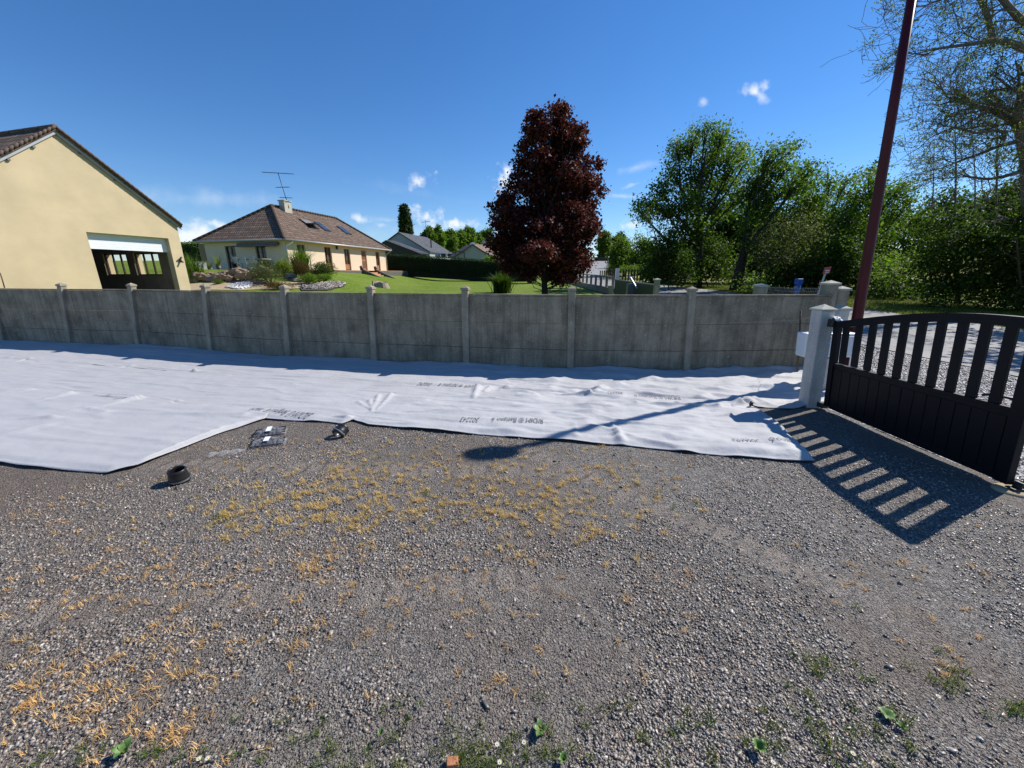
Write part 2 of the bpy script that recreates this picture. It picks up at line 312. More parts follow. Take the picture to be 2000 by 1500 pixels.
M['glass_sky'] = simple('roof_window_glass', (.10,.14,.20), .05, .1, 2, metal=.6)
M['wrap'] = m_glass('clear_wrap', (1, 1, 1), (.75,.78,.84), .86)
def m_tiles(name, cols, sx, sy, slate=False):
    m, nt, b, L = newmat(name); uv = obco(nt, 'UV')
    br = nt.nodes.new('ShaderNodeTexBrick'); L(uv, br.inputs['Vector']); br.inputs['Scale'].default_value = 1
    br.inputs['Brick Width'].default_value = sx; br.inputs['Row Height'].default_value = sy; br.inputs['Mortar Size'].default_value = .012 if slate else .05
    br.inputs['Mortar Smooth'].default_value = .3; br.offset = .5
    br.inputs['Color1'].default_value = (0, 0, 0, 1); br.inputs['Color2'].default_value = (1, 1, 1, 1); br.inputs['Mortar'].default_value = (.3, .3, .3, 1)
    c = ramp(nt, br.outputs['Color'], [(i / (len(cols) - 1), q) for i, q in enumerate(cols)])
    c = mixc(nt, br.outputs['Fac'], c, tuple(x * .35 for x in cols[0]))
    c = mixc(nt, mval(nt, 'MULTIPLY', noise(nt, uv, .8, 6, .65), .5), c, tuple(x * .7 for x in cols[-1]))
    L(c, b.inputs['Base Color']); b.inputs['Roughness'].default_value = .85; b.inputs['Specular IOR Level'].default_value = .3
    s = nt.nodes.new('ShaderNodeSeparateXYZ'); L(uv, s.inputs[0])
    saw = mval(nt, 'FRACT', mval(nt, 'DIVIDE', s.outputs[1], sy)); inv = mval(nt, 'SUBTRACT', 1., saw)
    if not slate:
        wv = mval(nt, 'SINE', mval(nt, 'MULTIPLY', s.outputs[0], 2 * math.pi / sx)); inv = mval(nt, 'MULTIPLY_ADD', wv, .35, inv)
    n1 = bump(nt, inv, .9 if not slate else .4, .05 if not slate else .02, None); bump(nt, mval(nt, 'MULTIPLY', br.outputs['Fac'], -1.), .6, .03, b, n1)
    return m
M['tiles'] = m_tiles('brown_roof_tiles', [(.10,.066,.046), (.175,.118,.084), (.26,.185,.135)], .24, .34)
M['tiles_far'] = m_tiles('pinkish_roof_tiles', [(.20,.13,.10), (.28,.19,.15), (.34,.25,.20)], .3, .34)
M['slate'] = m_tiles('slate_roof', [(.055,.06,.072), (.08,.088,.10), (.11,.118,.13)], .3, .25, True)

# ---------------------------------------------------------------- object helpers
def tag(o, label=None, cat=None, group=None, kind=None):
    if label: o['label'] = label
    if cat: o['category'] = cat
    if group: o['group'] = group
    if kind: o['kind'] = kind
    return o
def thing(name, label, cat, loc=(0, 0, 0), group=None):
    o = bpy.data.objects.new(name, None); col.objects.link(o); o.location = loc; o.empty_display_size = .2
    return tag(o, label, cat, group)
class MB:
    """collects shapes in world space; build() makes ONE mesh object"""
    def __init__(s): s.v = []; s.f = []; s.m = []; s.uv = {}; s.cur = 0
    def face(s, pts, uv=None):
        b = len(s.v); s.v += [tuple(map(float, p)) for p in pts]; 
        if uv is not None: s.uv[len(s.f)] = uv
        s.f.append(tuple(range(b, b + len(pts)))); s.m.append(s.cur)
    def raw(s, v, f):
        b = len(s.v); s.v += [tuple(map(float, p)) for p in v]; s.f += [tuple(b + i for i in q) for q in f]; s.m += [s.cur] * len(f); return s
    def box(s, o, x, y, z):
        """box from corner o with edge vectors x, y, z"""
        o, x, y, z = [np.array(q, float) for q in (o, x, y, z)]
        v = [o, o+x, o+x+y, o+y, o+z, o+x+z, o+x+y+z, o+y+z]
        if np.dot(np.cross(x, y), z) > 0: f = [(0,3,2,1), (4,5,6,7), (0,1,5,4), (1,2,6,5), (2,3,7,6), (3,0,4,7)]
        else: f = [(0,1,2,3), (4,7,6,5), (0,4,5,1), (1,5,6,2), (2,6,7,3), (3,7,4,0)]
        return s.raw(v, f)
    def cbox(s, c, sx, sy, sz, az=0):
        """box standing on c, size sx,sy,sz, turned az degrees"""
        a = R(az); x = np.array([math.cos(a), math.sin(a), 0]) * sx; y = np.array([-math.sin(a), math.cos(a), 0]) * sy
        return s.box(np.array(c, float) - x / 2 - y / 2, x, y, (0, 0, sz))
    def pyr(s, c, sx, sy, h, az=0):
        a = R(az); x = np.array([math.cos(a), math.sin(a), 0]) * sx / 2; y = np.array([-math.sin(a), math.cos(a), 0]) * sy / 2; c = np.array(c, float)
        v = [c-x-y, c+x-y, c+x+y, c-x+y, c + np.array([0, 0, h])]
        return s.raw(v, [(0,3,2,1), (0,1,4), (1,2,4), (2,3,4), (3,0,4)])
    def tube(s, path, rad, n=6, cap=True):
        path = [np.array(p, float) for p in path]; k = len(path)
        if not hasattr(rad, '__len__'): rad = [rad] * k
        b = len(s.v); prev = None
        for i, p in enumerate(path):
            t = path[min(i+1, k-1)] - path[max(i-1, 0)]; t = t / (np.linalg.norm(t) + 1e-9)
            if prev is None: a = np.cross(t, [0, 0, 1.] if abs(t[2]) < .9 else [1., 0, 0])
            else: a = prev - t * np.dot(prev, t)
            a = a / (np.linalg.norm(a) + 1e-9); prev = a; c = np.cross(t, a)
            for j in range(n):
                q = 2 * math.pi * j / n; s.v.append(tuple(p + rad[i] * (math.cos(q) * a + math.sin(q) * c)))
        for i in range(k - 1):
            for j in range(n):
                s.f.append((b+i*n+j, b+i*n+(j+1) % n, b+(i+1)*n+(j+1) % n, b+(i+1)*n+j)); s.m.append(s.cur)
        if cap: s.f += [tuple(b+j for j in range(n))[::-1], tuple(b+(k-1)*n+j for j in range(n))]; s.m += [s.cur] * 2
        return s
    def lathe(s, prof, n=24, M4=None):
        """closed profile (r,z) spun about z, then moved by M4"""
        b = len(s.v); k = len(prof)
        for r, z in prof:
            for j in range(n):
                q = 2 * math.pi * j / n; p = Vector((r * math.cos(q), r * math.sin(q), z))
                if M4 is not None: p = M4 @ p
                s.v.append(tuple(p))
        for i in range(k - 1):
            for j in range(n): s.f.append((b+i*n+j, b+i*n+(j+1) % n, b+(i+1)*n+(j+1) % n, b+(i+1)*n+j)); s.m.append(s.cur)
        return s
    def build(s, name, mats, parent=None, smooth=False, bevel=0, fix=False):
        me = bpy.data.meshes.new(name); me.from_pydata(s.v, [], s.f)
        mats = mats if isinstance(mats, (list, tuple)) else [mats]
        for m in mats: me.materials.append(M[m] if isinstance(m, str) else m)
        if len(mats) > 1: me.polygons.foreach_set('material_index', s.m)
        if s.uv:
            ul = me.uv_layers.new(name='UVMap')
            for fi, uv in s.uv.items():
                p = me.polygons[fi]
                for li, q in zip(p.loop_indices, uv): ul.data[li].uv = q
        if smooth: me.polygons.foreach_set('use_smooth', [True] * len(s.f))
        if fix:
            bm = bmesh.new(); bm.from_mesh(me); bmesh.ops.recalc_face_normals(bm, faces=bm.faces); bm.to_mesh(me); bm.free()
        me.update()
        o = bpy.data.objects.new(name, me); col.objects.link(o)
        if parent is not None:
            o.parent = parent; o.matrix_parent_inverse = Matrix.Translation(-Vector(root_loc(parent)))
        if bevel:
            bv = o.modifiers.new('bevel', 'BEVEL'); bv.width = bevel; bv.segments = 2; bv.limit_method = 'ANGLE'
        return o
def root_loc(o):                             # world offset of a parent (parts that are meshes sit at the origin)
    return Vector(o.location) if o.type == 'EMPTY' else Vector((0, 0, 0))
def npmesh(name, V, F, mats, parent=None, smooth=False):
    """fast mesh from arrays: V (n,3), F (m,k)"""
    me = bpy.data.meshes.new(name); V = np.asarray(V, np.float32); F = np.asarray(F, np.int32); k = F.shape[1]
    me.vertices.add(len(V)); me.vertices.foreach_set('co', V.ravel())
    me.loops.add(F.size); me.loops.foreach_set('vertex_index', F.ravel())
    me.polygons.add(len(F)); me.polygons.foreach_set('loop_start', np.arange(0, F.size, k, dtype=np.int32))
    try: me.polygons.foreach_set('loop_total', np.full(len(F), k, np.int32))
    except Exception: pass
    if smooth: me.polygons.foreach_set('use_smooth', np.ones(len(F), bool))
    for m in (mats if isinstance(mats, (list, tuple)) else [mats]): me.materials.append(M[m] if isinstance(m, str) else m)
    me.update(calc_edges=True); me.validate()
    o = bpy.data.objects.new(name, me); col.objects.link(o)
    if parent is not None: o.parent = parent; o.matrix_parent_inverse = Matrix.Translation(-Vector(root_loc(parent)))
    return o

# numpy value noise
_t = rng.random((256, 256))
def vnoise(x, y):
    x = np.asarray(x, float); y = np.asarray(y, float); xi = np.floor(x).astype(int); yi = np.floor(y).astype(int); fx = x - xi; fy = y - yi
    fx = fx * fx * (3 - 2 * fx); fy = fy * fy * (3 - 2 * fy); a = lambda i, j: _t[(xi + i) % 256, (yi + j) % 256]
    return (a(0,0)*(1-fx)+a(1,0)*fx)*(1-fy)+(a(0,1)*(1-fx)+a(1,1)*fx)*fy
def fnoise(x, y, o=4):
    s = 0; a = .5
    for i in range(o): s = s + a * vnoise(x * 2**i + 17.3 * i, y * 2**i + 5.1 * i); a *= .5
    return s / (1 - .5**o)
def sstep(x, a, b): t = np.clip((np.asarray(x, float) - a) / (b - a), 0, 1); return t * t * (3 - 2 * t)

# ---------------------------------------------------------------- terrain
WALL_PX = [(138,668), (271,672), (413,684), (565,695), (733,703), (912,711), (1114,719), (1340,722)]
WP = [G(x_, y_ + 6)[:2] for x_, y_ in WALL_PX]; WP = [np.array([-15.5, 10.35]), np.array([-13.5, 10.1])] + WP + [np.array([5.9, 7.05])]
WPx = [p[0] for p in WP]; WPy = [p[1] for p in WP]
def T(x, y):
    x = np.asarray(x, float); y = np.asarray(y, float)
    ze = .024 * np.maximum(0, y - 9) * (y < 60) + (y >= 60) * (1.224 + .08 * (np.minimum(y, 110) - 60))
    w = (1 - sstep(x, -18.2, -8.2)) * sstep(y, 19, 31.5)
    z = ze + w * np.maximum(0, 2.08 - ze)
    z = z + 3.8 * sstep(x, 23, 50) * sstep(y, 4, 16) * (y < 400) * (1 - sstep(y, 60, 110))
    inside = (x < 9.5) & (y < np.interp(x, WPx, WPy) + .0)
    z = np.where(inside, -.12, z)
    return z
def Tz(x, y): return float(T(x, y))
def TG(px, py):
    """where the viewing ray meets the terrain beyond the wall"""
    d = ray(px, py); t = 7.5 / d[1]
    while t * d[1] < 400:
        p = np.array([0, 0, CH]) + d * t
        if p[2] < Tz(p[0], p[1]) and p[1] > 8: return p
        t *= 1.004
    return p
xs = np.unique(np.concatenate([np.linspace(-40, 60, 201), -40 - np.geomspace(1, 1500, 22), 60 + np.geomspace(1, 1500, 22)]))
ys = np.unique(np.concatenate([np.linspace(-6, 70, 191), np.linspace(70, 130, 61), 130 + np.geomspace(2, 2500, 20), -6 - np.geomspace(1, 200, 8)]))
X, Y = np.meshgrid(xs, ys); Z = T(X, Y); nx, ny = len(xs), len(ys)
idx = np.arange(nx * ny).reshape(ny, nx); Fq = np.stack([idx[:-1,:-1], idx[:-1,1:], idx[1:,1:], idx[1:,:-1]], -1).reshape(-1, 4)
tag(npmesh('ground', np.stack([X, Y, Z], -1).reshape(-1, 3), Fq, 'grass', smooth=True), kind='structure')

def sheet(name, x0, x1, y0, y1, step, zf, mat, mask=None):
    xs = np.arange(x0, x1 + step / 2, step); ys = np.arange(y0, y1 + step / 2, step); X, Y = np.meshgrid(xs, ys); Z = zf(X, Y)
    idx = np.arange(X.size).reshape(X.shape); F = np.stack([idx[:-1,:-1], idx[:-1,1:], idx[1:,1:], idx[1:,:-1]], -1).reshape(-1, 4)
    if mask is not None:
        mk = mask(X, Y).ravel(); F = F[mk[F].all(1)]
    return tag(npmesh(name, np.stack([X, Y, Z], -1).reshape(-1, 3), F, mat, smooth=True), kind='structure')
def zyard(x, y): return .018 * (fnoise(x * 2.2, y * 2.2, 4) - .5) + .012 * (fnoise(x * 9, y * 9, 3) - .5)
sheet('yard_ground', -17, 4.32, -1.6, 11.0, .06, zyard, 'ground', lambda x, y: (y < np.interp(x, WPx, WPy) + .03))
sheet('gravel_apron', 4.26, 9.1, -1.6, 13.0, .1, lambda x, y: .004 + .012 * (fnoise(x * 3, y * 3) - .5) + np.maximum(0, y - 9) * .024, 'apron', lambda x, y: (y < 7.25) | (x > 6.3))
# the road: runs away to the right of the yard, bends right and climbs
def ribbon(name, cl, wdt, mat, dz):
    V = []; F = []; k = 9
    for i, (x, y) in enumerate(cl):
        a = np.array(cl[max(i-1, 0)]); b = np.array(cl[min(i+1, len(cl)-1)]); t = (b - a) / np.linalg.norm(b - a); n = np.array([t[1], -t[0]])
        for j in range(k):
            p = np.array([x, y]) + n * wdt * (j / (k - 1) - .5); V.append((p[0], p[1], Tz(max(p[0], 9.6) if p[1] < 10 else p[0], p[1]) + dz))
    for i in range(len(cl) - 1):
        for j in range(k - 1): a = i * k + j; F.append((a, a + 1, a + k + 1, a + k))
    return tag(npmesh(name, V, F, mat, smooth=True), kind='structure')
cl = [(12.4, y) for y in np.arange(-20, 24, 1.)] + [(12.4 - 2.6 * float(sstep(y, 24, 50)) + 13.5 * float(sstep(y, 50, 118)), y) for y in np.arange(24, 126, 1.)]
ribbon('road', cl, 7.0, 'asphalt', .02)

# ---------------------------------------------------------------- leaves, stones, blades (numpy)
def unit(n):
    v = rng.normal(size=(n, 3)); return v / np.linalg.norm(v, axis=1)[:, None]
def leaf_arrays(C, size, flat=.0, aspect=.6, jit=.35):
    """rhombic leaves at C: each its own island"""
    n = len(C); N = unit(n); N[:, 2] = np.abs(N[:, 2]) + flat; N /= np.linalg.norm(N, axis=1)[:, None]
    A = np.cross(N, unit(n)); A /= np.linalg.norm(A, axis=1)[:, None] + 1e-9; B = np.cross(N, A)
    s = (size * (1 + jit * rng.normal(size=n))).clip(size * .35, size * 2)[:, None]
    fold = N * s * .18
    V = np.stack([C - A * s * .5, C + B * s * aspect * .5 + fold, C + A * s * .5, C - B * s * aspect * .5 + fold], 1).reshape(-1, 3)
    F = np.arange(4 * n).reshape(n, 4); return V, F
def blobs_clumps(blobs, dens, shell=.55):
    """clump centres inside ellipsoids (c, r3)"""
    out = []
    for c, r in blobs:
        vol = r[0] * r[1] * r[2] * 4.19; n = max(4, int(dens * vol ** (2/3) * 1.0))
        d = unit(n); t = (shell + (1 - shell) * rng.random(n)) ** .8; out.append(np.array(c) + d * t[:, None] * np.array(r))
    return out
def tree(name, label, cat, base, blobs, leaf, bark, tr, dens, per, lsize, cr, group=None, trunk=None, limb=.35, aspect=.6, flat=.2, twigs=True):
    base = np.array(base, float); o = thing(name, label, cat, tuple(base), group)
    cl = blobs_clumps(blobs, dens); top = np.array(max((b[0] for b in blobs), key=lambda q: q[2]), float)
    mb = MB(); path = trunk if trunk is not None else [base - [0, 0, .3], base + (top - base) * .33 + rng.normal(size=3) * tr, base + (top - base) * .66 + rng.normal(size=3) * tr, top]
    path = [np.array(p, float) for p in path]; k = len(path); mb.tube(path, [tr * (1 - .8 * i / (k - 1)) for i in range(k)], 8)
    for (c, r), cc in zip(blobs, cl):
        c = np.array(c, float); 
        z0 = base[2] + (c[2] - base[2]) * .55; t = np.clip((z0 - path[0][2]) / (path[-1][2] - path[0][2] + 1e-6), 0, .95); q = t * (k - 1); i = int(q); a = path[i] + (path[min(i+1, k-1)] - path[i]) * (q - i)
        lr = tr * limb * (1 - .5 * t); m = (a + c) / 2 + np.array([0, 0, -.12 * np.linalg.norm(c - a)]) + rng.normal(size=3) * .08 * np.linalg.norm(c - a)
        mb.tube([a, m, c], [lr, lr * .75, lr * .45], 5, False)
        if twigs:
            for p in cc[::max(1, len(cc) // 14)]:
                mb.tube([m * .3 + c * .7, (c + p) / 2 + rng.normal(size=3) * .1 * r[0], p], [lr * .4, lr * .22, lr * .08], 4, False)
    mb.build('trunk', bark, o, smooth=True)
    C = np.concatenate(cl); n = len(C); L = np.repeat(C, per, 0) + rng.normal(size=(n * per, 3)) * np.array([cr, cr, cr * .75])
    V, F = leaf_arrays(L, lsize, flat, aspect); npmesh('crown', V, F, leaf, o)
    return o
def pb(px, py, Yd, rpx, ry=None, rz=None, depth=None):
    """ellipsoid blob seen at px,py with radius rpx (px of the 2000 px picture)"""
    c = P(px, py, Yd); r = pxm(rpx, c); rz_ = pxm(rz, c) if rz else r
    return (c, (r, depth if depth else r, rz_))
def bush(name, label, base, w, h, leaf, lsize=.06, n=1500, group=None, cat='shrub', lobes=7, flat=.1, aspect=.55):
    base = np.array(base, float); o = thing(name, label, cat, tuple(base), group); mb = MB(); pts = []
    for i in range(lobes):
        a = rng.random() * 6.28; rr = rng.random() ** .5 * w * .28; c = base + [math.cos(a) * rr, math.sin(a) * rr, h * (.35 + .35 * rng.random())]
        mb.tube([base - [0, 0, .1], (base + c) / 2 + rng.normal(size=3) * .03, c], [.03, .02, .008], 4, False)
        d = unit(n // lobes); t = rng.random(n // lobes) ** .33; pts.append(c + d * t[:, None] * np.array([w * .27, w * .27, h * .36]))
    mb.build('stems', 'bark', o, smooth=True); C = np.concatenate(pts); C[:, 2] = np.maximum(C[:, 2], base[2] + .02)
    V, F = leaf_arrays(C, lsize, flat, aspect); npmesh('foliage', V, F, leaf, o); return o
def blades(C, n_per, length, width, spread, mat, name, lean=.6, parent=None, up=1.):
    """tufts of bent grass blades, one island per blade"""
    n = len(C) * n_per; B = np.repeat(np.asarray(C, float), n_per, 0) + np.concatenate([rng.normal(size=(n, 2)) * spread, np.zeros((n, 1))], 1)
    a = rng.random(n) * 6.28; l = length * (.5 + rng.random(n)); ln = lean * rng.random(n); d = np.stack([np.cos(a), np.sin(a), np.zeros(n)], 1); s = np.stack([-np.sin(a), np.cos(a), np.zeros(n)], 1)
    u = np.array([0, 0, 1.]) * up
    m = B + (d * ln[:, None] * .45 + u * .55) * l[:, None]; t = B + (d * ln[:, None] * 1.2 + u * (.9 - .35 * ln[:, None])) * l[:, None]
    w = (width * (.6 + .8 * rng.random(n)))[:, None]
    V = np.stack([B - s * w, B + s * w, m + s * w * .7, m - s * w * .7, t + s * w * .1, t - s * w * .1], 1).reshape(-1, 3); i = np.arange(n)[:, None] * 6
    F = np.concatenate([i + [0, 1, 2, 3], i + [3, 2, 4, 5]], 1).reshape(-1, 4); return npmesh(name, V, F, mat, parent)
BV = np.array([[-1,-1,-1],[1,-1,-1],[1,1,-1],[-1,1,-1],[-1,-1,1],[1,-1,1],[1,1,1],[-1,1,1]], float) * .5
BF = np.array([[0,3,2,1],[4,5,6,7],[0,1,5,4],[1,2,6,5],[2,3,7,6],[3,0,4,7]])
def stones(C, size, name, mat, flatness=.35, parent=None, tilt=.35):
    """angular chips: jittered, tapered, turned boxes"""
    n = len(C); s = np.asarray(size)[:, None]; v = BV[None] * (1 + 0 * s[:, :, None]) + rng.normal(size=(n, 8, 3)) * .10
    v[:, 4:, :2] *= (.72 + .25 * rng.random((n, 1, 1))); v *= np.stack([s[:, 0] * (.8 + .7 * rng.random(n)), s[:, 0] * (.5 + .4 * rng.random(n)), s[:, 0] * flatness * (.5 + rng.random(n))], 1)[:, None, :]
    a = rng.random(n) * 6.28; tx = rng.normal(size=n) * tilt; ty = rng.normal(size=n) * tilt
    x, y, z = v[..., 0], v[..., 1], v[..., 2]
    y, z = y * np.cos(tx)[:, None] - z * np.sin(tx)[:, None], y * np.sin(tx)[:, None] + z * np.cos(tx)[:, None]
    x, z = x * np.cos(ty)[:, None] + z * np.sin(ty)[:, None], -x * np.sin(ty)[:, None] + z * np.cos(ty)[:, None]
    x, y = x * np.cos(a)[:, None] - y * np.sin(a)[:, None], x * np.sin(a)[:, None] + y * np.cos(a)[:, None]
    V = (np.stack([x, y, z], -1) + np.asarray(C)[:, None, :]).reshape(-1, 3); F = (np.arange(n)[:, None, None] * 8 + BF[None]).reshape(-1, 4)
    return npmesh(name, V, F, mat, parent)

# ================================================================= the concrete panel fence along the yard
def lean(x): return np.array([-.015, 0.0, 1.])
LEAN = [.15, .15, .14, .13, .11, .08, .03, .01, -.02, -.05, -.06]      # the old posts lean a little along the fence
def fence_wall():
    o = thing('concrete_fence', 'long grey precast concrete panel fence with posts, behind the white fabric', 'fence', (WP[1][0], WP[1][1], 0))
    n = len(WP); gap = .05
    def hexa(mb, A, ua, B, ub, z0, z1, nr, off, th):
        """slab from post A to post B between heights z0 and z1"""
        q = lambda W, u, z: np.array([W[0] + u * z, W[1], z])
        v = [q(A, ua, z0), q(B, ub, z0), q(B, ub, z1), q(A, ua, z1)]; f = np.array([nr[0] * off, nr[1] * off, 0]); g = np.array([nr[0] * (off + th), nr[1] * (off + th), 0])
        mb.raw([p + f for p in v] + [p + g for p in v], [(0,1,2,3), (7,6,5,4), (4,5,1,0), (3,2,6,7), (0,3,7,4), (1,5,6,2)])
    for i in range(n - 1):
        a, b = WP[i], WP[i+1]; t = (b - a) / np.linalg.norm(b - a); nr = np.array([-t[1], t[0]]); A, B = a + t * gap, b - t * gap
        H = [-.2, .39, .875, 1.36]
        for k in range(3):
            mb = MB(); hexa(mb, A, LEAN[i], B, LEAN[i+1], H[k] + .005, H[k+1], nr, .035 + rng.normal() * .005, .045); mb.build('panel', 'concrete', o, bevel=.006)
        mb = MB(); hexa(mb, A, LEAN[i], B, LEAN[i+1], 1.365, 1.395, nr, .016, .085); mb.build('coping', 'concrete', o, bevel=.004)
    for i in range(1, n - 1):
        a = WP[i]; t = (WP[i+1] - WP[i-1]); az = math.degrees(math.atan2(t[1], t[0])); w = .125; lx = np.array([LEAN[i], 0, 1.])
        mb = MB(); c = np.array([a[0], a[1] + .03, 0]); aa = R(az); ex = np.array([math.cos(aa), math.sin(aa), 0]); ey = np.array([-math.sin(aa), math.cos(aa), 0])
        mb.box(c - ex*w/2 - ey*w/2 - lx * .2, ex*w, ey*w, lx * 1.66); q = mb.build('post', 'concrete_post', o, bevel=.012)
        top = c + lx * 1.461; m2 = MB(); m2.cbox(top, w + .022, w + .022, .04, az); m2.pyr(top + [0, 0, .041], w + .02, w + .02, .045, az)
        m2.build('post_cap', 'concrete_post', q, bevel=.004)
fence_wall()
# street pillars at the right end of the fence and along the frontage
def pillar(px, Yd, ptop, w, h_extra, name, label, mat='concrete_post', cat='pillar', group='concrete frontage pillars', az=0):
    t = P(px, ptop, Yd); z0 = Tz(t[0], t[1]) - .3 if t[1] > 8.2 else 0
    o = thing(name, label, cat, (t[0], t[1], 0), group); hb = t[2] - .07
    mb = MB(); mb.cbox((t[0], t[1], z0), w, w, hb - z0, az); mb.build('shaft', mat, o, bevel=.012)
    mb = MB(); mb.cbox((t[0], t[1], hb), w + .04, w + .04, .035, az); mb.pyr((t[0], t[1], hb + .036), w + .04, w + .04, .05, az); mb.build('cap', 'concrete_cap' if mat != 'concrete_white' else 'concrete_cap', o)
    return o
pillar(1623, 7.2, 549, .19, 0, 'frontage_pillar', 'tall grey concrete pillar with pyramid cap where the panel fence ends')
pillar(1645, 7.75, 560, .19, 0, 'frontage_pillar', 'weathered concrete pillar standing just behind and right of the tall end pillar')
pillar(1487, 10.2, 554.5, .24, 0, 'frontage_pillar', 'dark weathered concrete pillar with pale cap at the left end of the wire mesh')
pillar(1284, 18.2, 544, .22, 0, 'frontage_pillar', 'dark gate pillar right of the green grey neighbour gate')

# ================================================================= white gate post, gate leaf
def gp(u, z, dx=0.): return np.array([4.18 - .088 * z + dx, 4.86 - u + .02 * z, z])
def build_gate():
    o = thing('metal_gate', 'open anthracite metal gate leaf with curved top and vertical slats', 'gate', tuple(gp(0, 0)))
    th = .045
    def slab(mb, u0, u1, z0a, z0b, z1a, z1b, t0=0., t1=th, n=1):
        for i in range(n):
            f0, f1 = i / n, (i + 1) / n; ua, ub = u0 + (u1 - u0) * f0, u0 + (u1 - u0) * f1
            g = lambda a, b, f: (a(f) if callable(a) else a + (b - a) * f)
            A = [gp(ua, g(z0a, z0b, f0), t0), gp(ub, g(z0a, z0b, f1), t0), gp(ub, g(z1a, z1b, f1), t0), gp(ua, g(z1a, z1b, f0), t0)]
            B = [gp(ua, g(z0a, z0b, f0), t1), gp(ub, g(z0a, z0b, f1), t1), gp(ub, g(z1a, z1b, f1), t1), gp(ua, g(z1a, z1b, f0), t1)]
            v = A + B; f = [(0,1,2,3), (7,6,5,4), (0,4,5,1), (3,2,6,7)]
            if i == 0: f.append((0,3,7,4))
            if i == n - 1: f.append((1,5,6,2))
            mb.raw(v, f)
    arch = lambda u: 1.165 + .26 * math.sin(min(1, max(0, u / 1.75)) * math.pi / 2) - .012 * max(0, u - 1.5)
    L = 1.98
    mb = MB(); slab(mb, 0, .07, .06, .06, 1.18, 1.18, -.01, th + .01); mb.build('stile', 'gate', o, bevel=.004, fix=True)
    mb = MB(); slab(mb, L - .10, L, .04, .04, 1.33, 1.33, -.01, th + .01); mb.build('stile', 'gate', o, bevel=.004, fix=True)
    mb = MB(); slab(mb, .071, L - .101, .075, .075, .62, .655, .008, th - .008); 
    for k in range(14):                                       # board grooves: proud boards
        u0 = .08 + k * (L - .19) / 14; slab(mb, u0 + .004, u0 + (L - .19) / 14 - .004, .10, .10, .58 + .002 * k, .58 + .002 * k, .002, .0085)
    mb.build('lower_panel', 'gate', o, fix=True)
    mb = MB(); slab(mb, .072, L - .102, .621, .656, .65, .69, -.006, th + .006); mb.build('middle_rail', 'gate', o, bevel=.003, fix=True)
    mb = MB(); slab(mb, .072, L - .102, .045, .045, .10, .10, -.002, th + .002); mb.build('bottom_rail', 'gate', o, bevel=.003, fix=True)
    for k in range(10):
        u0 = 1.71 - .176 * k; f = u0 / L
        mb = MB(); slab(mb, u0, u0 + .078, .66 + .02 * f, .66 + .02 * f, arch(u0) - .08, arch(u0 + .078) - .08, .008, th - .008); mb.build('slat', 'gate', o, bevel=.003, fix=True)
    mb = MB(); slab(mb, .0, L, lambda f: arch(f * L) - .085, 0, lambda f: arch(f * L), 0, -.008, th + .008, 28); mb.build('top_rail', 'gate', o, fix=True)
    mb = MB(); mb.cbox(gp(-.03, .02), .09, .10, .07); mb.build('hinge', 'dark_metal', o, bevel=.01)
    mb = MB(); mb.cbox(gp(-.04, 1.10, -.01), .07, .12, .10); mb.build('hinge', 'dark_metal', o, bevel=.01)
    mb = MB(); p = gp(L - .35, .72, .05); mb.tube([p, p + [.05, -.02, .01], p + [.055, -.35, .03]], .012, 8); mb.build('handle', 'dark_metal', o, smooth=True)
build_gate()
def white_post():
    o = thing('gate_post', 'white painted concrete gate post with a pyramid cap carrying the gate', 'post', (4.02, 4.98, 0))
    l = np.array([-.058, .01, 1.]); w = .180; c = np.array([4.10, 5.02, 0]); ex = np.array([w, .0, 0]); ey = np.array([0, w, 0])
    mb = MB(); mb.box(c - ex/2 - ey/2 - l * .15, ex, ey, l * 1.45); mb.build('shaft', 'concrete_white', o, bevel=.014)
    top = c + l * 1.30; mb = MB(); mb.cbox(top, w + .035, w + .035, .018); mb.pyr(top + [0, 0, .0185], w + .03, w + .03, .06); mb.build('cap', 'concrete_cap', o, bevel=.003)
white_post()
def rag():
    p = gp(-.03, 1.2, .02); n = 14; V = []; F = []
    for i in range(n):
        for j in range(8):
            u = i / (n - 1) - .5; v = j / 7 - .5; V.append(p + [u * .12 + .02, v * .1 - .02, .025 - .12 * max(0, u - .1) - .16 * v * v + .012 * math.sin(i * 1.9 + j) + .01 * math.sin(j * 2.3)])
    F = [(i*8+j, (i+1)*8+j, (i+1)*8+j+1, i*8+j+1) for i in range(n-1) for j in range(7)]
    q = npmesh('rag', V, F, 'rag', smooth=True); s = q.modifiers.new('s', 'SOLIDIFY'); s.thickness = .004
    tag(q, 'crumpled white rag draped over the top hinge of the gate', 'rag')
rag()
def cabinet():
    o = thing('meter_cabinet', 'white plastic utility cabinet standing behind the white gate post', 'cabinet', (4.78, 5.75, 0))
    mb = MB(); mb.box((4.36, 5.62, .55), (.79, 0, 0), (0, .2, 0), (-.035, 0, .36)); mb.build('body', 'white_box', o, bevel=.02)
    mb = MB(); mb.box((4.38, 5.605, .57), (.75, 0, 0), (0, .014, 0), (-.03, 0, .30)); d = mb.build('door', 'white_box', o, bevel=.006)
    mb = MB(); mb.cbox((5.06, 5.60, .66), .02, .02, .05); mb.build('latch', 'dark_metal', d)
    mb = MB(); mb.cbox((4.80, 5.72, -.1), .16, .12, .63); mb.build('pedestal', 'concrete_white', o, bevel=.01)
cabinet()
pillar(1645, 6.25, 597, .16, 0, 'meter_pillar', 'short white pillar with a faceted cap half hidden behind the gate hinge', 'concrete_white', group=None)
def stake(name, label, a, b, r, mat, cat='stake'):
    mb = MB(); mb.tube([a, (np.array(a) + b) / 2 + [.004, 0, 0], b], r, 7); tag(mb.build(name, mat, None, smooth=True), label, cat)
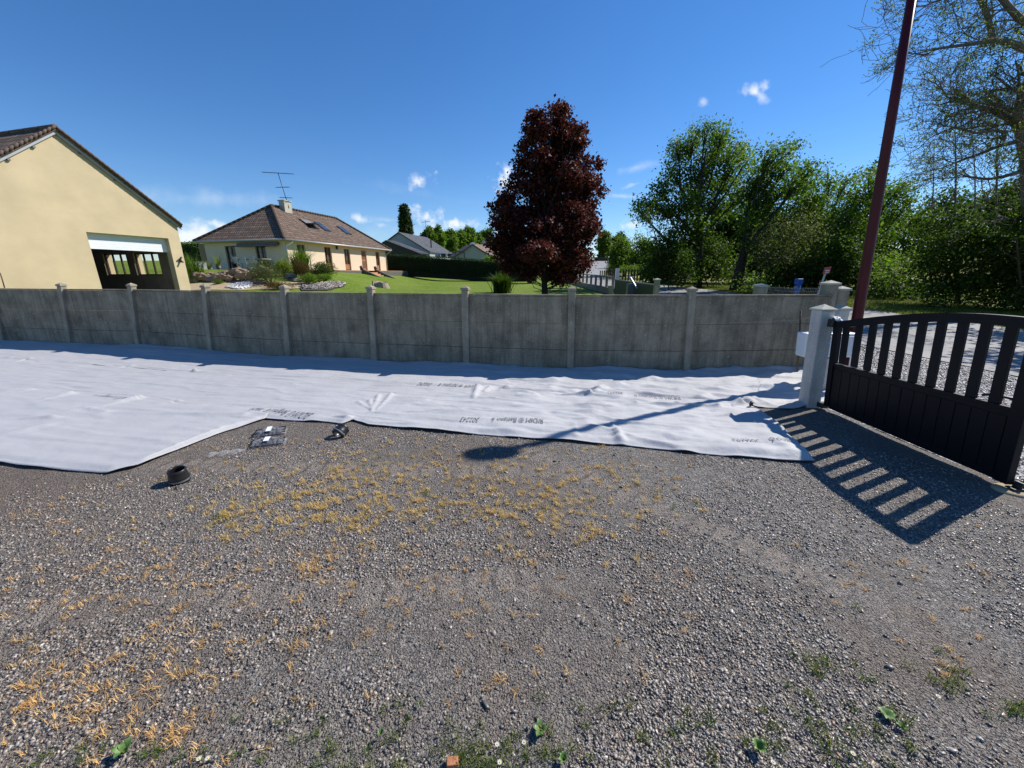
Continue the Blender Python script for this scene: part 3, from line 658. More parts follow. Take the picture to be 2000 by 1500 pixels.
stake('stake', 'thin white plastic stake standing against the red lamp post', (5.35, 5.9, 0), (5.28, 5.9, .86), .014, 'white_pvc')
rb = G(1548, 728); stake('rusty_rod', 'rusty steel rod stuck in the ground near the right end of the fence', (rb[0], rb[1] - .12, 0), tuple(P(1564, 607, 6.85)), .014, 'rust', 'rod')
rb2 = P(1400, 690, 6.95)
def cords():
    mb = MB(); a = P(1564, 625, 6.85); b = P(1352, 632, 7.0); c = P(1190, 636, 7.1)
    mb.tube([P(1600, 612, 6.0), a, (a+b)/2 - [0, 0, .01], b, c], .0035, 4); tag(mb.build('cord', 'string', None), 'thin pale cord strung from the rusty rod along the fence panels', 'cord')
    mb = MB(); a = P(400, 566, 8.95); b = P(470, 573, 8.6); c = P(535, 580, 8.38); mb.tube([a, b, c], .004, 4); tag(mb.build('cord', 'string', None), 'loose white cord hanging over the fence top right of the garage', 'cord')
cords()
p_ = P(727, 566, 7.93); stake('post_rod', 'slim grey metal rod clipped beside a fence post left of the lawn', (p_[0] + .035, p_[1] - .06, 1.05), (p_[0] + .045, p_[1] - .06, 1.62), .014, 'dark_metal', 'rod')
p_ = P(6, 540, 10.3)
stake('post_rod', 'thin rod with a small flat plate on the leftmost fence post', (p_[0], 10.25, 1.4), (p_[0] + .02, 10.25, 1.78), .012, 'rust', 'rod')
def clamp():
    mb = MB(); b = P(1128, 570, 7.3); mb.tube([b, b + [-.03, 0, .09], P(1126, 552, 7.32)], .007, 6); mb.tube([b + [.06, 0, 0], P(1132, 556, 7.32)], .006, 6); mb.tube([b, b + [.16, 0, .005]], .008, 6)
    tag(mb.build('clamp', 'dark_metal', None), 'small dark metal clamp tool resting on the fence top right of a post', 'clamp')
clamp()

# ================================================================= red lamp post
def lamp_post():
    b = np.array([5.9, 6.53, 0.]); o = thing('lamp_post', 'tall dark red tapering metal lamp post behind the gate', 'lamp post', tuple(b))
    l = np.array([-.076, .0, 1.]); H = 5.84
    mb = MB(); mb.tube([b + l * z for z in (-.2, .25, .26, 1, 2.5, 4, H)], [.084, .084, .078, .076, .070, .062, .052], 20); mb.build('pole', 'pole_red', o, smooth=True)
    mb = MB(); mb.cbox(b + [0, 0, -.05], .34, .34, .08); mb.build('base_plate', 'pole_red', o, bevel=.01)
    q = b + l * (H + .03); M4 = Matrix.Translation(Vector(q)) @ Matrix.Rotation(R(8), 4, 'Z') @ Matrix.Diagonal((1, .56, 1, 1))
    mb = MB(); mb.lathe([(.0, .06), (.1, .055), (.24, .03), (.30, .0), (.29, -.02), (.0, -.02)], 28, M4); h = mb.build('lamp_head', 'pole_red', o, smooth=True)
    mb = MB(); mb.lathe([(.0, -.022), (.24, -.022), (.2, -.04), (.0, -.045)], 24, M4); mb.build('lens', 'lamp_glass', h, smooth=True)
lamp_post()

# ================================================================= geotextile sheets
RID = [(69,790,141,774,.05,.05), (183,805,275,783,.06,.05), (300,795,350,789,.035,.04), (165,803,210,812,.03,.05), (24,713,60,704,.035,.05), (225,724,258,717,.03,.05), (372,729,380,728,.06,.05), (-20,703,18,702,.03,.05),
       (20,775,66,767,.03,.04), (50,826,170,804,.025,.06), (20,825,110,824,.03,.05), (0,860,90,840,.02,.07), (210,812,480,817,.022,.06),
       (725,812,740,778,.03,.035), (735,808,765,776,.032,.04), (728,811,722,788,.022,.03), (730,809,700,790,.02,.03), (742,808,830,790,.022,.05), (735,812,900,806,.02,.05),
       (925,785,935,762,.07,.07), (945,772,960,763,.07,.06), (975,768,990,761,.04,.06), (930,790,1010,778,.03,.07), (1010,782,1120,768,.03,.06), (1100,776,1150,776,.05,.05), (1150,778,1175,762,.05,.07), (1160,765,1210,757,.04,.07),
       (1195,832,1214,870,.055,.06), (1180,803,1240,795,.035,.045), (1240,795,1320,797,.035,.05), (1320,797,1400,803,.04,.05), (1400,803,1440,795,.05,.06), (1350,785,1380,778,.03,.06), (1430,800,1460,790,.06,.07), (1395,820,1425,818,.04,.04),
       (1120,835,1125,858,.02,.05), (1500,865,1540,890,.018,.07), (1230,752,1275,748,.05,.12), (1470,762,1530,760,.06,.09), (1040,752,1080,750,.04,.1), (1290,770,1400,765,.03,.1), (1000,800,1180,798,.018,.06), (1040,815,1250,806,.016,.06), (760,818,930,806,.014,.05),
       (1490,770,1560,775,.03,.08), (450,810,560,812,.02,.04), (655,818,690,822,.045,.05)]
RIDW = [(G(a, b)[:2], G(c, d)[:2], h, w) for a, b, c, d, h, w in RID]
def fab_h(x, y):
    x = np.asarray(x, float); y = np.asarray(y, float)
    h = .036 * (fnoise(x * .9, y * 1.6, 3) - .35) + .016 * (fnoise(x * 2.6 + y, y * 5.5, 4) - .4)
    h = h + .028 * np.abs(fnoise(x * 1.1 + 3, y * 6.5 + x * 1.2, 2) - .5) + sstep(x, -2.5, .8) * .040 * (np.abs(fnoise(x * 1.7 + y * 1.4, y * 2.3 - x * .9, 3) - .5) * 2)
    cr = 1 - np.abs(fnoise(x * .75 - y * .5 + 7, y * 2.3 + x * 1.1, 2) - .5) * 8; h = h + sstep(x, -2.2, 1.2) * .026 * np.maximum(0, cr)
    cr = 1 - np.abs(fnoise(x * .7 + 31, y * 4.2 + x * .9, 3) - .5) * 9; h = h + .010 * np.maximum(0, cr)
    for a, b, hh, w in RIDW:
        d = b - a; L2 = d @ d + 1e-6; t = np.clip(((x - a[0]) * d[0] + (y - a[1]) * d[1]) / L2, 0, 1)
        dx = x - a[0] - t * d[0]; dy = y - a[1] - t * d[1]; q = (dx * dx + dy * dy) / (w * w * (.35 + .65 * t) ** 2 + 1e-5)
        h = h + hh * np.exp(-q * 1.2) * (.35 + .65 * t)
    wy = np.interp(x, WPx, WPy); dw = np.maximum(0, wy - y)
    h = h + (.01 + .045 * vnoise(x * 1.9, 3)) * np.exp(-(dw / .16) ** 2) + .035 * vnoise(x * 1.3, 9) * np.exp(-((dw - .35) / .22) ** 2)
    return .016 + np.maximum(h, 0)
def poly(pxs, pre=(), post=()): return np.array(list(pre) + [tuple(G(*q)[:2]) for q in pxs] + list(post))
seam1 = poly([(0,703), (200,716), (390,732), (560,741), (700,748), (820,757), (940,763), (1100,773), (1250,777), (1400,790), (1480,797), (1545,800), (1562,797)], [(-15.5, 8.2)], [(4.5, 5.08), (5.35, 5.5), (5.55, 6.9)])
botB = poly([(0,775), (350,800), (520,820), (560,822), (640,826), (668,829), (690,822), (720,832), (850,843), (1000,856), (1100,862), (1160,868), (1205,871), (1240,875), (1400,891), (1500,900), (1590,905), (1562,875), (1530,838), (1500,815), (1483,806)], [(-15.5, 5.2)])
seam2 = poly([(0,760), (190,777), (350,792), (490,805), (522,814)], [(-15.5, 6.3)])
botC = poly([(0,908), (120,920), (210,927), (268,914), (350,880), (430,848), (520,820)], [(-15.5, 4.4)])
def fabric(name, label, top, bot, lift, nr=90, step=.03, under=.08):
    seg = np.linalg.norm(np.diff(bot, axis=0), axis=1); s = np.concatenate([[0], np.cumsum(seg)]); u = np.arange(0, s[-1], step)
    bx = np.interp(u, s, bot[:, 0]); by = np.interp(u, s, bot[:, 1]); by = by + .015 * (vnoise(u * 3, 1) - .5)
    tx = bx; ty = np.interp(tx, top[:, 0], top[:, 1]); ty = np.maximum(ty + under, by + .02)
    k = np.linspace(0, 1, nr)[:, None]; X = bx[None] + 0 * k; Y = by[None] * (1 - k) + ty[None] * k
    H = fab_h(X, Y) + lift; de = k * (ty - by)[None]; e = .25 + .75 * sstep(de, 0, .12)
    rip = .022 * np.maximum(0, vnoise(X * 4.5, 2) - .45) * np.exp(-de / .06) * 2; Z = H * e + rip + .004
    Z[-2:] = np.minimum(Z[-2:], fab_h(X[-2:], Y[-2:]) + lift)
    idx = np.arange(X.size).reshape(X.shape); F = np.stack([idx[:-1,:-1], idx[:-1,1:], idx[1:,1:], idx[1:,:-1]], -1).reshape(-1, 4)
    o = npmesh(name, np.stack([X, Y, Z], -1).reshape(-1, 3), F, 'fabric', smooth=True)
    sd_ = o.modifiers.new('thickness', 'SOLIDIFY'); sd_.thickness = .0035; sd_.offset = -1
    return tag(o, label, 'ground fabric', 'white geotextile sheets laid on the gravel')
walltop = np.array([(x, y + .03) for x, y in zip(WPx, WPy)])
fa = fabric('geotextile_sheet', 'long white geotextile strip laid right against the foot of the concrete fence', walltop, seam1, .0, 90, .032, 0)
fb = fabric('geotextile_sheet', 'middle white geotextile strip reaching the gate post, with clear printing on its near edge', seam1, botB, .010, 110, .028, -.02)
fc = fabric('geotextile_sheet', 'left front white geotextile sheet whose curved edge ends in a point by the black packs', seam2, botC, .020, 60, .035, 0)
def text_mesh(s, size):
    cu = bpy.data.curves.new('t', 'FONT'); cu.body = s; cu.size = size; cu.align_x = 'LEFT'; cu.resolution_u = 3; ob = bpy.data.objects.new('t', cu); col.objects.link(ob)
    dg = bpy.context.evaluated_depsgraph_get(); me = ob.evaluated_get(dg).to_mesh()
    V = np.array([v.co[:] for v in me.vertices]); F = [tuple(p.vertices) for p in me.polygons]; ob.evaluated_get(dg).to_mesh_clear(); bpy.data.objects.remove(ob); bpy.data.curves.remove(cu); return V, F
def printed(parent, s, a_px, b_px, height, lift):
    """writing whose first letter is at a_px and last at b_px, read upside down from the yard"""
    a = G(*a_px, z=.03)[:2]; b = G(*b_px, z=.03)[:2]; V, F = text_mesh(s, 1.0); w = V[:, 0].max(); dx = (b - a) / w; L = np.linalg.norm(b - a); n = np.array([-(b - a)[1], (b - a)[0]]) / L
    bm = bmesh.new(); vs = [bm.verts.new(v) for v in V]; 
    for f in F:
        try: bm.faces.new([vs[i] for i in f])
        except Exception: pass
    V2 = np.array([v.co[:] for v in bm.verts]); bm.verts.index_update(); F2 = [tuple(v.index for v in f.verts) for f in bm.faces]; bm.free()
    q = a[None] + V2[:, :1] * dx[None] + V2[:, 1:2] * n[None] * height / .7
    z = fab_h(q[:, 0], q[:, 1]) + lift + .011
    mb = MB(); mb.raw(np.column_stack([q, z]), F2); mb.build('printed_text', 'ink', parent)
printed(fb, 'BIDIM ® Batigeo 6', (1062,826), (962,822), .125, .010)
printed(fb, '302243', (938,821), (903,819), .125, .010)
printed(fb, '302243', (1481,866), (1428,862), .10, .014)
printed(fb, 'geo 6', (1540,869), (1499,866), .085, .014)
printed(fa, 'BIDIM ® Batigeo 6', (936,753.5), (860,750.5), .17, .004)
printed(fa, '302243', (846,750), (821,748.5), .17, .004)
printed(fa, 'BIDIM ® Batigeo 6', (1326,777), (1238,772), .15, .004)
printed(fa, '302243', (1216,771), (1186,769.5), .15, .004)
printed(fb, 'BIDIM ® Batigeo 6', (616,809), (528,801), .15, .010)
printed(fb, '302243', (518,800), (496,798), .15, .010)
printed(fb, 'BIDIM ® Batigeo 6', (258,778), (190,772), .17, .010)

# ================================================================= small things lying on the gravel
def coupling(px, py, rot, label):
    b = G(px, py); M4 = Matrix.Translation(Vector(b)) @ Matrix.Rotation(rot[2], 4, 'Z') @ Matrix.Rotation(rot[0], 4, 'X') @ Matrix.Translation(Vector((0, 0, rot[3])))
    o = thing('pipe_coupling', label, 'pipe coupling', tuple(b), 'black rubber pipe couplings on the gravel')
    prof = [(.056, 0), (.074, 0), (.076, .012), (.076, .05), (.073, .06), (.066, .10), (.066, .118), (.060, .125), (.054, .118), (.054, .10), (.060, .06), (.060, .0), (.056, 0)]
    mb = MB(); mb.lathe(prof, 36, M4); mb.build('sleeve', 'black_rubber', o, smooth=True)
    for z, r in ((.028, .0785), (.108, .0685)):
        mb = MB(); mb.lathe([(r - .004, z - .006), (r, z - .006), (r, z + .006), (r - .004, z + .006)], 36, M4); q = mb.build('clamp_band', 'dark_metal' if z > .05 else 'grey_metal', o)
        m2 = MB(); c = M4 @ Vector((r, 0, z)); m2.cbox((c.x, c.y, c.z - .006), .02, .012, .012); m2.build('screw', 'grey_metal', q)
coupling(352, 940, (R(5), 0, R(20), .0), 'black rubber pipe coupling standing upright on the gravel')
coupling(652, 857, (R(-62), 0, R(-28), .055), 'black rubber pipe coupling tipped on its side by the fabric edge')
def staple_pack(px, py, az, L, W, n, label, z=0.):
    b = G(px, py); o = thing('staple_pack', label, 'pack', tuple(b), 'packs of black ground staples'); a = R(az); ex = np.array([math.cos(a), math.sin(a), 0]); ey = np.array([-math.sin(a), math.cos(a), 0])
    for i in range(n):                                        # U-shaped staples nested side by side
        mb = MB(); k = rng.normal() * .006; y0 = -W/2 + W * (i + .5) / n; zz = .012 + .02 * rng.random() 
        p = [b + ex * (L/2 + k) + ey * (y0 - .022) + [0,0,zz], b + ex * (-L/2 + k) + ey * (y0 - .022 + rng.normal()*.004) + [0,0,zz+.004], b + ex * (-L/2 + k) + ey * (y0 + .022) + [0,0,zz+.01], b + ex * (L/2 + k) + ey * (y0 + .022) + [0,0,zz+.012*rng.random()]]
        mb.tube(p, .0042, 5); mb.build('staple', 'dark_metal', o)
    m = MB(); nx_, ny_ = 18, 12; V = []
    for i in range(nx_):
        for j in range(ny_):
            u = i / (nx_-1) * 2 - 1; v = j / (ny_-1) * 2 - 1; hh = (.052 * (1 - abs(u)**6) * (1 - abs(v)**4) + .008 * rng.normal() * (1 - abs(u)**8) * (1 - abs(v)**8)); V.append(b + ex * u * (L/2 + .015) + ey * v * (W/2 + .02) + [0, 0, max(.004, hh)])
    m.raw(V, [(i*ny_+j, (i+1)*ny_+j, (i+1)*ny_+j+1, i*ny_+j+1) for i in range(nx_-1) for j in range(ny_-1)]); m.build('clear_wrap', 'wrap', o)
    m = MB(); m.box(b - ex * .03 - ey * W * .42 + [0,0,.060], ex * .05, ey * W * .84, (0, 0, .002)); m.build('paper_label', 'label_paper', o)
staple_pack(528, 847, 22, .30, .17, 9, 'pack of thin black ground staples in clear wrap, farther of the two packs')
staple_pack(524, 867, 20, .31, .14, 8, 'pack of thin black ground staples in clear wrap, nearer of the two packs')
def scrap():
    b = G(1468, 800) + [0, 0, .05]; m = MB()
    m.box(b + [-.03, -.01, 0], (.035, .01, .0), (-.008, .03, 0), (.008, 0, .06)); m.tube([b + [0, 0, .01], b + [.05, -.02, .0], b + [.09, -.02, -.02]], [.012, .01, .006], 6)
    tag(m.build('plastic_scrap', 'black_rubber', None, bevel=.003), 'small torn black plastic scrap on the right corner fold of the fabric', 'scrap')
scrap()
def wrapper():
    b = G(445, 886); ex = np.array([.95, .3, 0]); ey = np.array([-.3, .95, 0]); V = []; nx_, ny_ = 26, 9
    for i in range(nx_):
        for j in range(ny_):
            u = i / (nx_-1) - .5; v = j / (ny_-1) - .5; V.append(b + ex * u * .33 + ey * v * (.10 + .06 * math.sin(i * .8)) + [0, 0, .012 + .028 * rng.random() * (1 - 2 * abs(v)) ** .5])
    tag(npmesh('plastic_wrapper', V, [(i*ny_+j, (i+1)*ny_+j, (i+1)*ny_+j+1, i*ny_+j+1) for i in range(nx_-1) for j in range(ny_-1)], 'wrap'), 'crumpled clear plastic wrapper lying on the gravel left of the packs', 'wrapper')
wrapper()
def gate_stop():
    b = np.array([4.28, 2.86, 0]); mb = MB(); mb.lathe([(0, .006), (.10, .006), (.16, .0), (.16, -.05), (0, -.05)], 14, Matrix.Translation(Vector(b)) @ Matrix.Diagonal((1.3, .8, 1, 1)))
    o = thing('gate_stop', 'dark metal gate stop bolted to a small concrete footing under the gate end', 'gate stop', tuple(b)); mb.build('footing', 'sand', o, smooth=True)
    mb = MB(); mb.cbox(b + [0, 0, .014], .2, .07, .012); mb.box(b + [-.05, -.03, .026], (.02, 0, 0), (0, .06, 0), (.01, 0, .05)); mb.box(b + [.04, -.03, .026], (.02, 0, 0), (0, .06, 0), (-.01, 0, .05)); mb.build('bracket', 'dark_metal', o, bevel=.003)
gate_stop()
b_ = G(884, 1492); mb = MB(); mb.box(b_ + [-.018, -.02, .002], (.042, .004, 0), (-.004, .03, 0), (0, 0, .022)); tag(mb.build('brick_fragment', 'brick', None, bevel=.003), 'small orange brick fragment at the bottom edge among the weeds', 'brick')

# ================================================================= gravel, dry grass, weeds
def in_fabric(x, y):
    y1 = np.interp(x, botB[:17, 0], botB[:17, 1]); y1 = np.where(x > botB[16, 0], np.interp(x, botB[16:, 0], botB[16:, 1]), y1); y2 = np.interp(x, botC[:, 0], botC[:, 1], right=99)
    m = (y > np.minimum(y1, y2) - .01) & (x < 3.3)
    return m | ((x > 3.2) & (x < 5.4) & (y > np.interp(x, seam1[:, 0], seam1[:, 1])))
def trk(x, y):
    m = 0 * x
    for a, b in TRACKS:
        a, b = np.array(a), np.array(b); l = np.linalg.norm(b - a); t = (b - a) / l; al = (x - a[0]) * t[0] + (y - a[1]) * t[1]; ac = np.abs(-(x - a[0]) * t[1] + (y - a[1]) * t[0]); m = np.maximum(m, (ac < .10) & (al > 0) & (al < l))
    return m
def gravel(n, r0, r1, s0, s1, name, p=1.25):
    t = rng.random(n); r = (r0 ** (2 - p) + t * (r1 ** (2 - p) - r0 ** (2 - p))) ** (1 / (2 - p)); a = (rng.random(n) * 2 - 1) * R(66); x = r * np.sin(a); y = r * np.cos(a)
    bare = fnoise(x * .9 + 5, y * .9, 4) + .25 * fnoise(x * 5, y * 5, 2); keep = (x < 4.3) & ~in_fabric(x, y) & (rng.random(n) < np.clip((bare - .57) * 8 + .42 + .10 * x * (x > 0) , .06, 1) * (1 - .80 * trk(x, y)))
    x, y = x[keep], y[keep]; s = s0 + (s1 - s0) * rng.random(len(x)) ** 3.0; z = zyard(x, y) + s * .05
    tag(stones(np.column_stack([x, y, z]), s, name, 'stone_chip', .42, tilt=.55), kind='stuff'); return
def m_chip(name='stone_chip', k=1.):
    m, nt, b, L = newmat(name); g = nt.nodes.new('ShaderNodeNewGeometry')
    c = ramp(nt, g.outputs['Random Per Island'], [(0, (.032,.031,.031)), (.22, (.095,.092,.09)), (.55, (.205,.197,.19)), (.76, (.33,.315,.295)), (.86, (.25,.20,.145)), (.93, (.37,.36,.35)), (.965, (.31,.20,.115)), (1, (.60,.56,.49))])
    co = obco(nt); c = mixc(nt, 1., c, ramp(nt, noise(nt, co, 130, 3), [(.3, (.80*k,.76*k,.72*k)), (.7, (1.26*k,1.17*k,1.08*k))]), 'MULTIPLY')
    L(c, b.inputs['Base Color']); b.inputs['Roughness'].default_value = .42; b.inputs['Specular IOR Level'].default_value = .6; return m
M['stone_chip'] = m_chip(); M['apron_chip'] = m_chip('apron_chip', 1.9)
gravel(330000, .75, 5.2, .0038, .0165, 'gravel', 1.35)
x = rng.uniform(4.3, 8.8, 42000); y = rng.uniform(.5, 11.5, 42000); k = ~((x < 5.7) & (y > 4.9)) & ~((x < 6.6) & (y > 7.2)); x, y = x[k], y[k]; nst = len(x); tag(stones(np.column_stack([x, y, .008 + .01 * fnoise(x*3, y*3) + np.maximum(0, y - 9) * .024]), .009 + .020 * rng.random(nst) ** 2, 'apron_stones', 'apron_chip', .5), kind='stuff')
n = 110; x = rng.uniform(-3, 3.5, n); y = rng.uniform(1., 4, n); k = ~in_fabric(x, y); x, y = x[k], y[k]; tag(stones(np.column_stack([x, y, zyard(x, y) + .004]), .014 + .02 * rng.random(len(x)), 'slate_chips', 'stone_chip', .25), kind='stuff')
def tufts(patches, per, ln, wd, sp, mat, name, lean=.9):
    C = []
    for px, py, sx, sy, n, rot in patches:
        q = rng.normal(size=(n, 2)) * [sx, sy]; c, s = math.cos(R(rot)), math.sin(R(rot)); q = q @ np.array([[c, s], [-s, c]])
        for u, v in q:
            yy = py + v
            if yy < 850: continue
            g = G(px + u, yy)
            if not in_fabric(g[0], g[1]) and g[0] < 4.2 and g[1] > .3: C.append((g[0], g[1], float(zyard(g[0], g[1])) + .002))
    tag(blades(C, per, ln, wd, sp, mat, name, lean), kind='stuff')
tufts([(760,960,210,40,160,4), (620,975,90,25,70,0), (690,930,60,25,60,0), (1050,965,110,40,90,5), (880,1010,190,28,80,0), (480,1000,60,16,30,-8), (920,900,220,24,40,5), (1150,960,120,60,50,0), (560,1025,120,12,30,-5)], 18, .032, .0014, .010, 'yel_blade', 'dry_grass', 1.3)
tufts([(200,1330,200,90,38,-22), (330,1270,160,60,26,-25), (90,1420,130,70,18,-20), (420,1260,90,50,16,0), (60,1250,80,50,10,0), (250,1150,220,50,50,0), (430,1100,300,40,60,0), (900,1130,250,60,50,0), (800,1270,300,80,40,0), (130,1340,80,50,20,-20), (615,1105,14,12,14,-40), (1700,1140,250,60,26,0), (1850,1310,20,20,6,0), (300,1430,90,50,30,0), (150,1000,150,30,30,0), (560,880,160,16,34,5), (760,850,90,8,16,5), (1250,900,150,30,26,3)], 13, .026, .0013, .009, 'dry_blade', 'dry_grass_clumps', 1.3)
tufts([(960,1480,50,14,14,0), (1080,1480,130,14,10,0), (830,1480,120,14,10,0), (1250,1420,200,40,9,0), (1550,1430,120,40,11,20), (1800,1380,110,60,9,20), (1740,1430,40,30,9,20), (1870,1320,30,18,10,0), (1580,1290,30,14,9,30), (1990,1380,14,14,8,0), (430,1015,12,6,5,0), (250,1480,120,12,10,0), (1570,1400,20,40,7,0), (640,1430,20,26,5,0), (850,1420,200,40,14,0), (700,1470,180,20,14,0), (1000,950,260,60,20,0), (1400,1450,120,20,12,0)], 16, .034, .0013, .012, 'green_blade', 'green_grass', 1.1)
C = np.column_stack([rng.uniform(15.7, 22, 9000), rng.uniform(8, 40, 9000)]); tag(blades(np.column_stack([C, T(C[:, 0], C[:, 1])]), 7, .12, .007, .06, 'lawn_blade', 'verge_grass', .9), kind='stuff')
def weed(px, py, label, n=5, r=.03, h=.02, up=.5):
    r *= .72
    b = G(px, py); o = thing('weed', label, 'weed', tuple(b)); 
    for i in range(n):
        a = 6.28 * i / n + rng.random() * .6; L = r * (.8 + .5 * rng.random()); d = np.array([math.cos(a), math.sin(a), 0]); s = np.array([-d[1], d[0], 0]); V = []; k = 6
        for j in range(k):
            t = j / (k - 1); w = L * .42 * math.sin(math.pi * min(.97, .12 + t * .86)); c = b + d * L * t * 1.15 + [0, 0, .008 + h * math.sin(t * 2.0) + up * .01]
            V += [c - s * w, c + [0, 0, -.002], c + s * w]
        F = [(j*3+q, j*3+q+1, j*3+q+4, j*3+q+3) for j in range(k-1) for q in range(2)]; m = MB(); m.raw(V, F); m.build('leaf', 'leaf_weed', o, smooth=True)
M['leaf_weed'] = simple('weed_leaf', (.09,.17,.035), .5, .2, 60)
weed(1055, 1432, 'small weed with round bright green leaves among bare gravel', 5, .032)
weed(745, 1440, 'tiny light green weed left of the daisies', 7, .014, .02)
weed(820, 1380, 'tiny round leaved weed below a brown twig', 5, .012, .01)
weed(245, 1475, 'light green broad bladed weed at the lower left', 6, .035, .03)
weed(1480, 1470, 'dark green leafy weed beside a white flower at the lower right', 8, .03, .03)
weed(1730, 1400, 'pale green trailing weed in the lower right gravel', 7, .03, .012)
weed(1100, 1490, 'broad green leaved weed under the right hand daisy', 6, .022, .02)
weed(1760, 1425, 'small pale weed just beyond the trailing one', 6, .02, .012)
def daisy(px, py, label):
    b = G(px, py); o = thing('daisy', label, 'flower', tuple(b), 'white daisies in the gravel'); q = b + [.003, -.003, .028]
    mb = MB(); mb.tube([b, b + [.001, 0, .02], q], .0012, 5); mb.build('stem', 'leaf_weed', o)
    mb = MB()
    for i in range(14):
        a = 6.28 * i / 14; d = np.array([math.cos(a), math.sin(a), 0]); s = np.array([-d[1], d[0], 0]); mb.raw([q + d*.002 - s*.0008, q + d*.002 + s*.0008, q + d*.0085 + s*.0012 + [0,0,.002], q + d*.0085 - s*.0012 + [0,0,.002]], [(0,1,2,3)])
    mb.build('petals', 'petal', o); mb = MB(); mb.lathe([(0, .003), (.003, .002), (.004, 0), (0, -.001)], 10, Matrix.Translation(Vector(q))); mb.build('centre', 'petal_core', o, smooth=True)
for px, py, l in [(970,1462,'white daisy left of the other one above the green tuft'), (1022,1458,'white daisy on the right above the grass tuft'), (392,1490,'left daisy of the pair at the bottom left edge'), (409,1489,'right daisy of the pair at the bottom left edge'), (1660,1480,'white daisy at the bottom right among weeds'), (975,1497,'low daisy at the very bottom edge under the weeds'), (1505,1497,'white flower lying at the bottom edge right of centre'), (1826,1368,'single white daisy by the trailing weed at lower right')]: daisy(px, py, l)

# ================================================================= buildings
def D2(az): return np.array([math.sin(R(az)), math.cos(R(az)), 0.])
Zv = np.array([0, 0, 1.])
def wall_open(mb, o, u, n, L, z0, z1, th, ops):
    """wall from o along u, outer face at o, thickness th along n, with openings (u0,u1,z0,z1)"""
    cur = 0.
    B = lambda a, b, c, d: mb.box(o + u * a + Zv * c, u * (b - a), n * th, Zv * (d - c)) if b - a > 1e-4 and d - c > 1e-4 else None
    for a, b, c, d in sorted(ops):
        B(cur, a, z0, z1); B(a, b, z0, c); B(a, b, d, z1); cur = b
    B(cur, L, z0, z1)
def quad_uv(mb, pts, udir):
    """sloped roof face with uv in metres"""
    p = [np.array(q, float) for q in pts]; nrm = np.cross(p[1] - p[0], p[-1] - p[0]); nrm /= np.linalg.norm(nrm); v = np.cross(nrm, udir)
    mb.face(p, [(float((q - p[0]) @ udir), float((q - p[0]) @ v)) for q in p])
def french_door(parent, o, u, n, w, z0, z1, frame, name='french_door', leaves=2, glass='glass', rec=.12, solid=0., ft=.09, bars=0):
    """frame, panes and a curtain set back in an opening; o is the left lower corner on the outer face"""
    mb = MB(); q = o + n * rec; h = z1 - z0; base = lambda a, b, c, d, t=.06, off=0.: mb.box(q + n * off + u * a + Zv * (c - o[2]), u * (b - a), n * t, Zv * (d - c))
    base(0, ft, z0, z1); base(w - ft, w, z0, z1); base(ft + .001, w - ft - .001, z1 - ft, z1); base(ft + .001, w - ft - .001, z0, z0 + ft + solid)
    for k in range(1, leaves): base(w * k / leaves - ft / 2, w * k / leaves + ft / 2, z0 + ft + solid + .001, z1 - ft - .001)
    for k in range(bars): zz = z0 + ft + solid + (h - 2 * ft - solid) * (k + 1) / (bars + 1); base(ft + .001, w - ft - .001, zz - .012, zz + .012, .02, .01)
    d = mb.build(name, frame, parent)
    m = MB(); m.face([q + n * .03 + u * ft + Zv * (z0 + ft + solid - o[2]), q + n * .03 + u * (w - ft) + Zv * (z0 + ft + solid - o[2]), q + n * .03 + u * (w - ft) + Zv * (z1 - ft - o[2]), q + n * .03 + u * ft + Zv * (z1 - ft - o[2])]); m.build('pane', glass, d)
    return d, q
def lathe_at(mb, prof, c, n=16): mb.lathe(prof, n, Matrix.Translation(Vector(c)))

